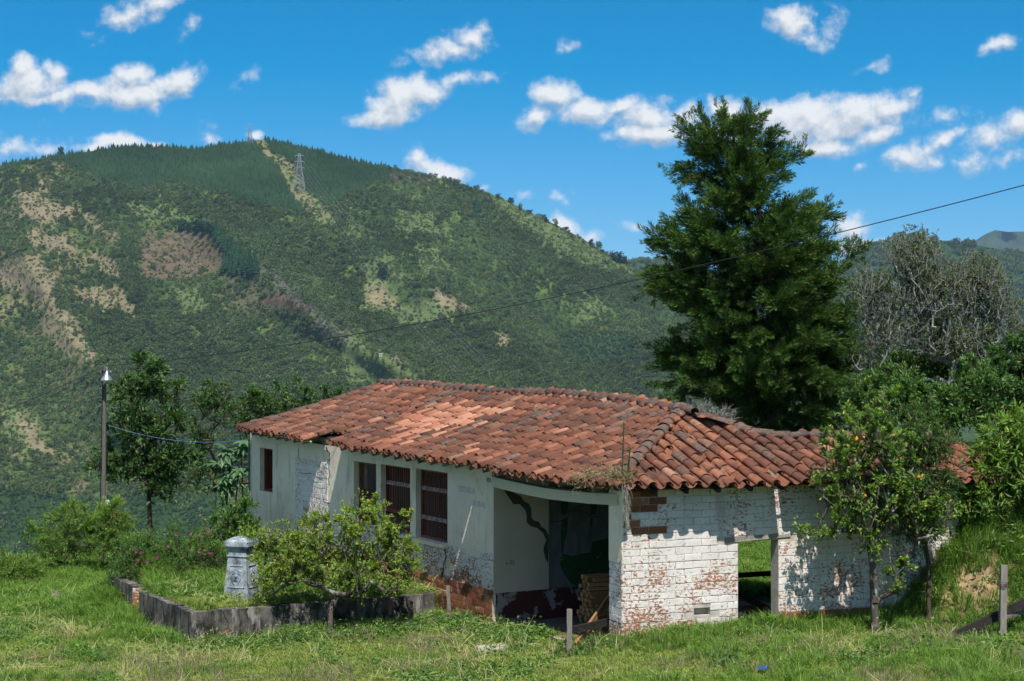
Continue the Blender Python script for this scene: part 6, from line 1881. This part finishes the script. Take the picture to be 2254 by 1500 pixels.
# cloth hung over the wall
p = at(860, 1306, 33.95)
r = np.random.default_rng(71); n = 9; V = []
for i in range(n):
    for j in range(5):
        a = (j - 2) * .022; V.append((a * (1 - .25 * math.sin(i)) , -.02 - .012 * math.sin(j * 1.7 + i), -.40 * i / (n - 1) + .02 * math.sin(j * 2.0)))
Q = [(i * 5 + j, i * 5 + j + 1, (i + 1) * 5 + j + 1, (i + 1) * 5 + j) for i in range(n - 1) for j in range(4)]
o = thing('hanging_cloth', 'faded pink rag hanging over the low garden wall', 'cloth', p)
link('rag', new_mesh('rag', np.array(V) - np.array([0, .12, 0]), np.array(Q), M['cloth'], {'tint': np.zeros(len(V))}, True), o)

# pedestal
def pedestal():
    B = np.array([-5.30, 33.9, 0.0]); B[2] = float(gz(B[0], B[1])) - .06
    root = thing('stone_pedestal', 'tapering carved stone pedestal with weathered blue-grey paint inside the garden wall', 'pedestal', B, R(-20))
    def fr(mb, w0, w1, z0, z1, a=0.0, ch=.0):
        V = []
        for w, z in ((w0, z0), (w1, z1)):
            for sx, sy in ((-1, -1), (1, -1), (1, 1), (-1, 1)): V.append((sx * w, sy * w, z))
        mb.add(V, [(0, 3, 2, 1), (4, 5, 6, 7), (0, 1, 5, 4), (1, 2, 6, 5), (2, 3, 7, 6), (3, 0, 4, 7)])
    b = MB(); fr(b, .275, .190, 0, 1.02); b.build('shaft', M['stone'], root)
    def wz(z): return lerp(.275, .19, z / 1.02)
    for z in (.90,):
        b = MB(); fr(b, wz(z) + .022, wz(z) + .018, z, z + .03); b.build('moulding', M['stone'], root)
    b = MB(); fr(b, .20, .205, 1.0, 1.06); fr(b, .235, .255, 1.06, 1.10); b.build('neck', M['stone'], root)
    cap = MB(); fr(cap, .262, .262, 1.10, 1.19)
    for i in range(4): fr(cap, .25 - .032 * i, .240 - .032 * i, 1.19 + .018 * i, 1.209 + .018 * i)
    cap.build('cap', M['stone'], root)
    # framed panels with carved scrolls on every face
    for q in range(4):
        a = q * math.pi / 2; ca, sa = math.cos(a), math.sin(a)
        def face(x, z, out=0.0):
            y = -(wz(z) + out); return np.array([x * ca - y * sa, x * sa + y * ca, z])
        b = MB(); zb, zt = .30, .72
        for (xa, za, xb, zb_) in ((-.72, zb, .72, zb), (-.72, zt, .72, zt), (-.72, zb, -.72, zt), (.72, zb, .72, zt)):
            b.tube([face(xa * wz(za), za, .004), face(xb * wz(zb_), zb_, .004)], .012, 5)
        b.build('panel_frame', M['stone'], root)
        b = MB()
        for sgn in (-1, 1):
            b.tube([face(sgn * (.03 + .07 * abs(math.sin(f * 3.1))) , lerp(.36, .66, f), .006) for f in np.linspace(0, 1, 14)], .014, 5)
            b.tube([face(sgn * (.07 + .035 * math.cos(f)), .60 + .035 * math.sin(f), .006) for f in np.linspace(0, 5.5, 12)], .010, 5)
        b.tube([face(.055 * math.cos(f), .40 + .05 * math.sin(f), .008) for f in np.linspace(-.3, 3.5, 10)], .016, 5)
        b.lathe(face(0, .52, .0), [(.001, -.035), (.03, -.02), (.036, 0), (.03, .02), (.001, .035)], 8)
        b.build('scroll_carving', M['stone'], root)
    return B
PB = pedestal()
r = np.random.default_rng(72)
c = PB + np.array([.14, -.05, 1.24])
o = thing('pedestal_plant', 'small yellow-green plant rooted on top of the stone pedestal', 'plant', c)
n = 330; off = np.abs(r.normal(0, 1, (n, 3))) * np.array([1, 1, 1]) * np.sign(r.normal(0, 1, (n, 3))) * np.array([.11, .10, .09]) + np.array([.02, 0, .06])
foliage('leaf_mass', M['l_lemon'], o, off, off + np.array([0, 0, .3]) + r.normal(0, .2, (n, 3)), .06, .025, r, r.random(n))
b = MB()
for k in range(7): b.tube([np.zeros(3), r.normal(0, .05, 3) + np.array([0, 0, .1]), r.normal(0, .10, 3) + np.array([0, 0, .22])], [.006, .005, .003], 4)
b.build('stem', M['bark'], o)

# lamp pole
PY = 45.0; pb = gp(225, PY, -.2); pt_ = at(230, 805, PY)
pole = thing('lamp_pole', 'weathered wooden pole carrying a bell-shaped lamp left of the house', 'pole', pb)
b = MB(); b.tube([np.zeros(3), (pt_ - pb) * .5 + np.array([.015, 0, 0]), pt_ - pb], [.066, .056, .050], 8); b.build('shaft', M['wood_pole'], pole)
b = MB(); b.tube([np.array([-.07, -.02, 0.0]), (pt_ - pb) * .5 + np.array([-.06, -.05, 0]), (pt_ - pb) * .97 + np.array([-.03, -.06, 0])], .014, 5); b.build('conduit', M['cable'], pole)
tp = pt_ - pb
b = MB(); b.tube([tp + np.array([-.09, -.06, -.14]), tp + np.array([.18, -.06, -.16])], .014, 5); b.build('cross_arm', M['iron'], pole)
for dx in (-.08, .10, .17):
    b = MB(); b.lathe(tp + np.array([dx, -.06, -.17]), [(.001, -.03), (.022, -.028), (.03, -.005), (.018, .02), (.022, .035), (.001, .04)], 8); b.build('insulator', M['steel'], pole, True)
lp = at(235, 834, PY - .22) - pb
b = MB(); b.lathe(lp, [(.018, .20), (.03, .165), (.05, .14), (.058, .10), (.10, .05), (.145, -.02), (.155, -.06), (.150, -.06), (.14, -.02), (.095, .045), (.05, .09), (.001, .10)], 20)
sh = b.build('lamp_shade', M['alu'], pole, True); sh.rotation_euler = (0, 0, 0)
b = MB(); b.tube([lp + np.array([0, 0, .20]), lp + np.array([0, .02, .30]), tp + np.array([.03, -.06, -.12])], .012, 6); b.build('lamp_arm', M['steel'], pole)
b = MB(); b.lathe(lp, [(.001, .09), (.03, .06), (.035, .02), (.025, -.02), (.001, -.03)], 10); b.build('bulb', M['plastic_white'], pole, True)
b = MB(); b.box(at(232, 1130, PY - .12) - pb, (.10, 0, .0), (0, .05, 0), (0, 0, .34)); b.build('notice', M['plastic_white'], pole)

def cable(name, label, p, q, sag, rad, mat, n=40, cat='cable'):
    f = np.linspace(0, 1, n)[:, None]
    pts = p + (q - p) * f; pts[:, 2] -= sag * 4 * (f * (1 - f))[:, 0]
    o = thing(name, label, cat, p)
    b = MB(); b.tube(pts - p, rad, 5); b.build('strand', mat, o); return o
P1 = at(233, 806, PY - .06)
Q0 = at(2330, 388, 26.0); Q1 = P1 + (Q0 - P1) * 1.5; Q1[2] = P1[2] + (Q0[2] - P1[2] - 1.68) * 1.5 + 1.68 * 2.25      # runs on to a pole outside the picture
cable('power_cable', 'black power cable sweeping from the lamp pole up across the cypress to the right', P1, Q1, .945, .0085, M['cable'], 80)
cable('power_cable', 'upper black cable from the lamp pole down to the left edge', at(227, 808, PY - .06), at(-900, 1192, 29.0), .30, .012, M['cable'])
cable('power_cable', 'lower black cable from the lamp pole down to the left edge', at(227, 815, PY - .06), at(-900, 1215, 29.0), .36, .010, M['cable'])
cable('blue_wire', 'thin blue wire from the pole to the left eave of the house', at(238, 936, PY - .06), PT(T_END, -.05, 2.45), .22, .007, M['blue_wire'], cat='wire')

# fence posts and timber
def post(label, px, pt, pbm, Y, w, mat, lean=0.0, dz=-.25):
    top = at(px, pt, Y); bot = np.array([top[0] - lean, Y, float(gz(top[0], Y)) + dz])
    o = thing('fence_post', label, 'post', bot)
    b = MB(); b.bar(np.zeros(3), top - bot, w, w * .8, up=(0, 1, 0), jit=.004); b.build('shaft', M[mat], o); return o, bot, top
post('square grey post standing in the grass before the porch', 1253, 1341, 1425, 28.7, .082, 'wood_grey')
post('short grey post leaning against the brick plinth', 986, 1290, 1340, 34.1, .075, 'wood_grey', -.05)
po, pbot, ptop = post('weathered grey post with a wire loop on the bank at the right', 2210, 1244, 1390, 28.9, .115, 'wood_grey', .03)
b = MB()
for k in range(3):
    a = np.linspace(0, 6.283, 14); b.tube(np.stack([.085 * np.cos(a), .08 * np.sin(a), (ptop - pbot)[2] - .28 - .03 * k + .01 * np.sin(a * 2)], 1), .006, 4, cap=False)
b.build('wire_loop', M['iron'], po)
def timber(name, label, p, q, w, h, mat, cat='timber'):
    o = thing(name, label, cat, p); b = MB(); b.bar(np.zeros(3), np.asarray(q) - np.asarray(p), w, h, jit=.004); b.build('board', M[mat], o); return o
def lie(px, py, Y, dz=.04):
    x = (px - PW / 2) / F * Y
    return np.array([x, Y, float(gz(x, Y)) + dz])
timber('fallen_beam', 'dark fallen beam sloping through the grass behind the right post', at(2098, 1402, 28.9), at(2275, 1318, 29.6), .07, .14, 'wood_black')
timber('fallen_pole', 'thin grey pole lying beside the fallen dark beam at the right edge', at(2205, 1362, 29.2), at(2275, 1340, 29.8), .05, .05, 'wood_grey')
timber('leaning_plank', 'tan plank leaning across the porch opening against the pier', at(1266, 1422, 28.9), at(1352, 1300, 30.6), .05, .11, 'wood_plank')
timber('porch_rail', 'dark board across the bottom of the porch opening', at(1258, 1388, 28.9), at(1360, 1364, 29.8), .04, .12, 'wood_black')
def plank_stack(name, label, o, xd, yd, nx, nz, L, w, h, seed, mat='wood_plank'):
    r = np.random.default_rng(seed); root = thing(name, label, 'timber', o)
    X = np.append(xd, 0); Y_ = np.append(yd, 0)
    for k in range(nz):
        for i in range(nx):
            a = X * r.normal(0, .045) + Y_ * (i * (w + .012) + r.normal(0, .006)) + np.array([0, 0, k * (h + .012) + .01])
            bq = a + X * (L + r.normal(0, .05)) + Y_ * r.normal(0, .01)
            b = MB(); b.bar(a + np.array([0, 0, h / 2]), bq + np.array([0, 0, h / 2 + r.normal(0, .003)]), w, h, jit=.003); b.build('plank', M[mat], root)
    return root
so = PT(2.55, .95, -.40)
plank_stack('plank_stack', 'tall stack of sawn planks inside the porch', so, DB, DM, 5, 13, 1.6, .095, .068, 711)
# inside the ruined right room, seen through the doorway
qo = QT(2.0, 1.9, -.44)
plank_stack('plank_pile', 'low dark pile of planks on the floor inside the doorway', qo, DB, DM, 8, 4, 2.4, .14, .07, 712, 'wood_bar')
timber('loose_beam', 'dark horizontal rail crossing the doorway view', QT(2.0, 3.4, .40), QT(5.6, 3.4, .42), .08, .09, 'wood_bar')
timber('loose_beam', 'dark board slanting inside the doorway', QT(2.9, 2.9, .62), QT(4.6, 2.7, -.25), .05, .12, 'wood_bar')
timber('threshold_board', 'black board nailed slantwise across the foot of the doorway', QT(u0d - .03, .14, z_py(1352, 29.9)), QT(u1d + .03, .14, z_py(1382, 30.2)), .04, .10, 'wood_black')
# broken concrete
p = lie(1092, 1416, 30.15, -.03)
o = thing('concrete_slab', 'pale broken concrete slab in the grass before the porch', 'slab', p)
b = MB(); pts = [(-.30, -.28), (.02, -.34), (.22, -.20), (.34, .02), (.30, .26), (.05, .30), (-.12, .12), (-.34, -.02)]; n = len(pts)
V = [(x, y, .075 + .01 * math.sin(i)) for i, (x, y) in enumerate(pts)] + [(x * 1.05, y * 1.05, -.05) for x, y in pts]
b.add(V + [(0, 0, .085)], [(i, (i + 1) % n, n + (i + 1) % n, n + i) for i in range(n)], [(2 * n, i, (i + 1) % n) for i in range(n)]); b.build('slab_body', M['concrete'], o)
p = PT(T_POR - .35, -.12, -.40)
o = thing('concrete_edge', 'pale crumbling concrete edge of the porch floor', 'kerb', p)
b = MB(); b.bar(np.zeros(3) + np.array([0, 0, .02]), PT(1.1, -.35, -.24) - p, .14, .12, jit=.02); b.build('edge', M['concrete'], o)
# stump
p = lie(125, 1300, 38.5, -.05)
o = thing('tree_stump', 'small split grey tree stump in the grass at the left', 'stump', p)
r = np.random.default_rng(73)
for k in range(4):
    b = MB(); q = np.array([.07 * math.cos(k * 1.6), .06 * math.sin(k * 1.6), 0]); b.tube([q, q * 1.0 + np.array([0, 0, .12]), q * 1.15 + np.array([0, 0, .20 + .09 * r.random()])], [.075, .06, .035], 6); b.build('splinter', M['wood_grey'], o)
# litter
p = lie(1678, 1466, 25.9, .04)
o = thing('plastic_scrap', 'crumpled blue plastic scrap in the foreground grass', 'litter', p)
r = np.random.default_rng(74); b = MB(); V = [(x * .04 - .08, y * .035, .06 + r.normal(0, .022)) for x in range(5) for y in range(4)]
b.add(V, [(i * 4 + j, i * 4 + j + 1, i * 4 + j + 5, i * 4 + j + 4) for i in range(4) for j in range(3)]); b.build('sheet', M['plastic_blue'], o)
# cut leaves thrown down along the wall
def cut_leaves(label, px, py, Y, n, L, seed, z=None, sp=.22):
    r = np.random.default_rng(seed); p = lie(px, py, Y, .03) if z is None else at(px, py, Y)
    o = thing('cut_leaf_heap', label, 'leaves', p)
    for k in range(n):
        V, T = lobed_leaf(r, L * r.uniform(.45, .85)); V = V * np.array([1, .55, 1.6]); a = r.random() * 6.283
        x = unit([math.cos(a), math.sin(a), r.normal(0, .25)]); y = unit(np.cross((0, 0, 1), x) + np.array([0, 0, r.normal(0, .3)])); zz = np.cross(x, y)
        W_ = V[:, :1] * x + V[:, 1:2] * y + V[:, 2:] * zz * (1 if k % 2 else -1) + np.array([r.normal(0, sp), r.normal(0, sp * .6), .05 + .08 * r.random()])
        b = MB(); b.add(W_, None, T, a=np.full(len(W_), r.random())); b.build('leaf', M['l_cut'], o)
    return o
cut_leaves('heap of pale cut leaves spilling over the near corner of the garden wall', 440, 1320, 32.6, 9, .26, 721, .06, .22)
cut_leaves('pale cut leaves lying before the pedestal', 520, 1320, 33.2, 12, .22, 722, .0, .38)
cut_leaves('pale cut leaves lying right of the pedestal', 620, 1315, 33.6, 9, .20, 723, .0, .32)
cut_leaves('wilted leaves at the foot of the wall corner', 485, 1418, 31.2, 4, .17, 724, None, .12)
cut_leaves('two wilted leaves in the grass before the low wall', 612, 1410, 31.0, 3, .16, 725, None, .10)
cut_leaves('wilted leaves in the shade of the lemon tree', 700, 1418, 30.9, 3, .16, 726, None, .14)
cut_leaves('wilting cut weeds in the grass right of the doorway', 1700, 1435, 27.8, 7, .18, 727, None, .18)
cut_leaves('pale cut weeds lying in the grass at the far left', 30, 1330, 35.6, 7, .22, 728, None, .22)
cut_leaves('bunch of cut leaves in the long grass at the left', 135, 1345, 34.2, 6, .20, 729, None, .16)
cut_leaves('heap of cut broad leaves behind the lemon tree trunk', 725, 1290, 35.4, 8, .26, 730, .0, .22)

# epiphytes on the corner of the roof
def epiphyte():
    c = np.append(E1 + DN * .22 + DM * .10, E_Z0 + .14)
    r = np.random.default_rng(75)
    o = thing('air_plant', 'bristly grey air plant clump with tall spikes growing on the roof corner', 'plant', c)
    n = 620; d = unit(r.normal(0, 1, (n, 3)) + np.array([0, -.15, .25])); b0 = r.normal(0, .07, (n, 3)) * np.array([1.3, 1, .7])
    V, T = blade_tris(b0, b0 + d * r.uniform(.10, .30, n)[:, None], np.full(n, .012), r)
    link('leaf_rosettes', new_mesh('leaf_rosettes', V, T, M['l_epi'], {'tint': np.repeat(r.random(n), 3)}), o)
    for (dx, h) in ((.02, .95), (.12, .50)):
        b = MB(); b.tube([np.array([dx, 0, .05]), np.array([dx + .01, 0, h * .5]), np.array([dx + .03, 0, h])], [.012, .012, .005], 5); b.build('flower_spike', M['bark'], o)
        m = 90; f = r.random(m); q = np.stack([dx + .02 * f, 0 * f, .1 + f * (h - .1)], 1)
        V, Q = leaf_quads(q, r.normal(0, 1, (m, 3)) + np.array([0, 0, 1.2]), .05, .014, r); link('spike_leaves', new_mesh('spike_leaves', V, Q, M['l_dark'], {'tint': np.repeat(r.random(m), 4)}), o)
    m = 420; f = r.random(m) ** .8
    q = np.stack([.03 + .06 * f + r.normal(0, .05, m) * (1 - .75 * f), -.22 + r.normal(0, .03, m), -.05 - .72 * f], 1)
    V, T = blade_tris(q, q + np.stack([r.normal(.01, .025, m), r.normal(0, .02, m), -r.uniform(.06, .16, m)], 1), np.full(m, .007), r)
    link('hanging_moss', new_mesh('hanging_moss', V, T, M['l_moss'], {'tint': np.repeat(r.random(m), 3)}), o)
    c2 = PT(tE + .75, -OV + .10, zM(tE + .75, -OV + .1) + .10)
    o2 = thing('roof_succulent', 'orange-tinged succulent mat on the eave left of the air plant', 'plant', c2)
    n = 900; off = r.normal(0, 1, (n, 3)) * np.array([.20, .14, .07]) + np.array([0, 0, .02]); off[:, 2] -= np.maximum(-off[:, 0] * .1 + .02, 0)
    dr = r.random(n) < .2; off[dr, 2] -= np.abs(r.normal(0, .12, dr.sum())); off[dr, 1] -= .14
    foliage('leaf_mat', M['l_epi'], o2, off, r.normal(0, 1, (n, 3)) + np.array([0, 0, .6]), .045, .016, r, r.random(n))
epiphyte()

# ------------------------------------------------------------------ pylons on the hill
def pylon(label, px, pyb, h_px):
    p = hill_pt(np.array([float(px)]), np.array([float(pyb)]))[0]; k = p[1] / F; H = h_px * k
    o = thing('pylon', label, 'pylon', p)
    b = MB(); rr = .16
    def w(f): return H * (.135 * (1 - f) ** 1.3 + .022)
    lv = np.linspace(0, 1, 10)
    cs = [[np.array([sx * w(f), sy * w(f), H * f]) for sx, sy in ((-1, -1), (1, -1), (1, 1), (-1, 1))] for f in lv]
    for i in range(len(lv) - 1):
        for j in range(4):
            b.tube([cs[i][j], cs[i + 1][j]], rr, 4); b.tube([cs[i][j], cs[i + 1][(j + 1) % 4]], rr * .6, 3); b.tube([cs[i][(j + 1) % 4], cs[i + 1][j]], rr * .6, 3); b.tube([cs[i + 1][j], cs[i + 1][(j + 1) % 4]], rr * .5, 3)
    b.build('lattice_tower', M['steel'], o)
    for f in (.62, .78, .94):
        b = MB(); s = H * (.125 if f < .9 else .115)
        for q in (-1, 1):
            b.tube([np.array([0, 0, H * (f + .025)]), np.array([q * s, 0, H * f])], rr * .8, 4); b.tube([np.array([0, 0, H * f]), np.array([q * s, 0, H * f])], rr * .8, 4); b.tube([np.array([q * s, 0, H * f]), np.array([q * s, 0, H * f - H * .03])], rr, 4)
        b.build('cross_arm', M['steel'], o)
    return o, p, H
o1, p1, H1 = pylon('steel lattice pylon on the very top of the hill', 550, 318, 44)
o2, p2, H2 = pylon('taller steel lattice pylon standing below the top in the cleared strip', 659, 420, 82)
end = at(1050, 870, 1000.0)
nm = 0
for f, nmx in ((.60, 'lowest'), (.76, 'middle'), (.92, 'topmost')):
    for q, sd in ((-1, 'left'), (1, 'right')):
        a = p2 + np.array([q * H2 * .12, 0, H2 * f])
        cable('transmission_line', '%s %s wire running down the hill from the lower pylon' % (nmx, sd), a, end + np.array([q * 10, 0, 18 * f]), 9, .028, M['steel'], 24, 'wire')

# small houses on the hill
def hut(label, px, py, wpx, hpx, roof):
    p = hill_pt(np.array([float(px)]), np.array([float(py)]))[0]; k = p[1] / F; w, h = wpx * k, hpx * k
    o = thing('hill_hut', label, 'house', p)
    b = MB(); b.box((-w / 2, -w / 4, -1.5), (w, 0, 0), (0, w / 2, 0), (0, 0, h * .65 + 1.5)); b.build('wall', M['concrete'], o)
    b = MB(); z = h * .65
    b.add([(-w * .58, -w * .34, z), (w * .58, -w * .34, z), (w * .58, 0, h), (-w * .58, 0, h), (w * .58, w * .34, z), (-w * .58, w * .34, z)], [(0, 1, 2, 3), (3, 2, 4, 5)], [(0, 3, 5), (1, 4, 2)]); b.build('roof', M[roof], o)
    b = MB(); b.box((-w * .1, -w / 4 - .04, 0), (w * .14, 0, 0), (0, .05, 0), (0, 0, h * .45)); b.build('door', M['wood_black'], o)
hut('tiny white house on the middle of the hillside', 1010, 680, 12, 7, 'rbrick')
hut('tiny grey hut on the lower hill spur', 838, 783, 7, 5, 'steel')

# ------------------------------------------------------------------ the air between here and the hills
def haze():
    b = MB(); b.box((-2600, -320, -232), (6600, 0, 0), (0, 7000, 0), (0, 0, 232 + 352))
    m = bpy.data.materials.new('valley_air'); m.use_nodes = True; nt = m.node_tree; nt.nodes.clear()
    o = nt.nodes.new('ShaderNodeOutputMaterial'); v = nt.nodes.new('ShaderNodeVolumePrincipled')
    v.inputs['Color'].default_value = (.46, .70, 1.0, 1); v.inputs['Density'].default_value = HAZE_DENSITY; v.inputs['Anisotropy'].default_value = .0
    nt.links.new(v.outputs[0], o.inputs['Volume'])
    ob = b.build('haze', m); tag(ob, 'thin blue haze lying over the valley and hills', 'haze', None, 'stuff')
HAZE_DENSITY = .000052
haze()
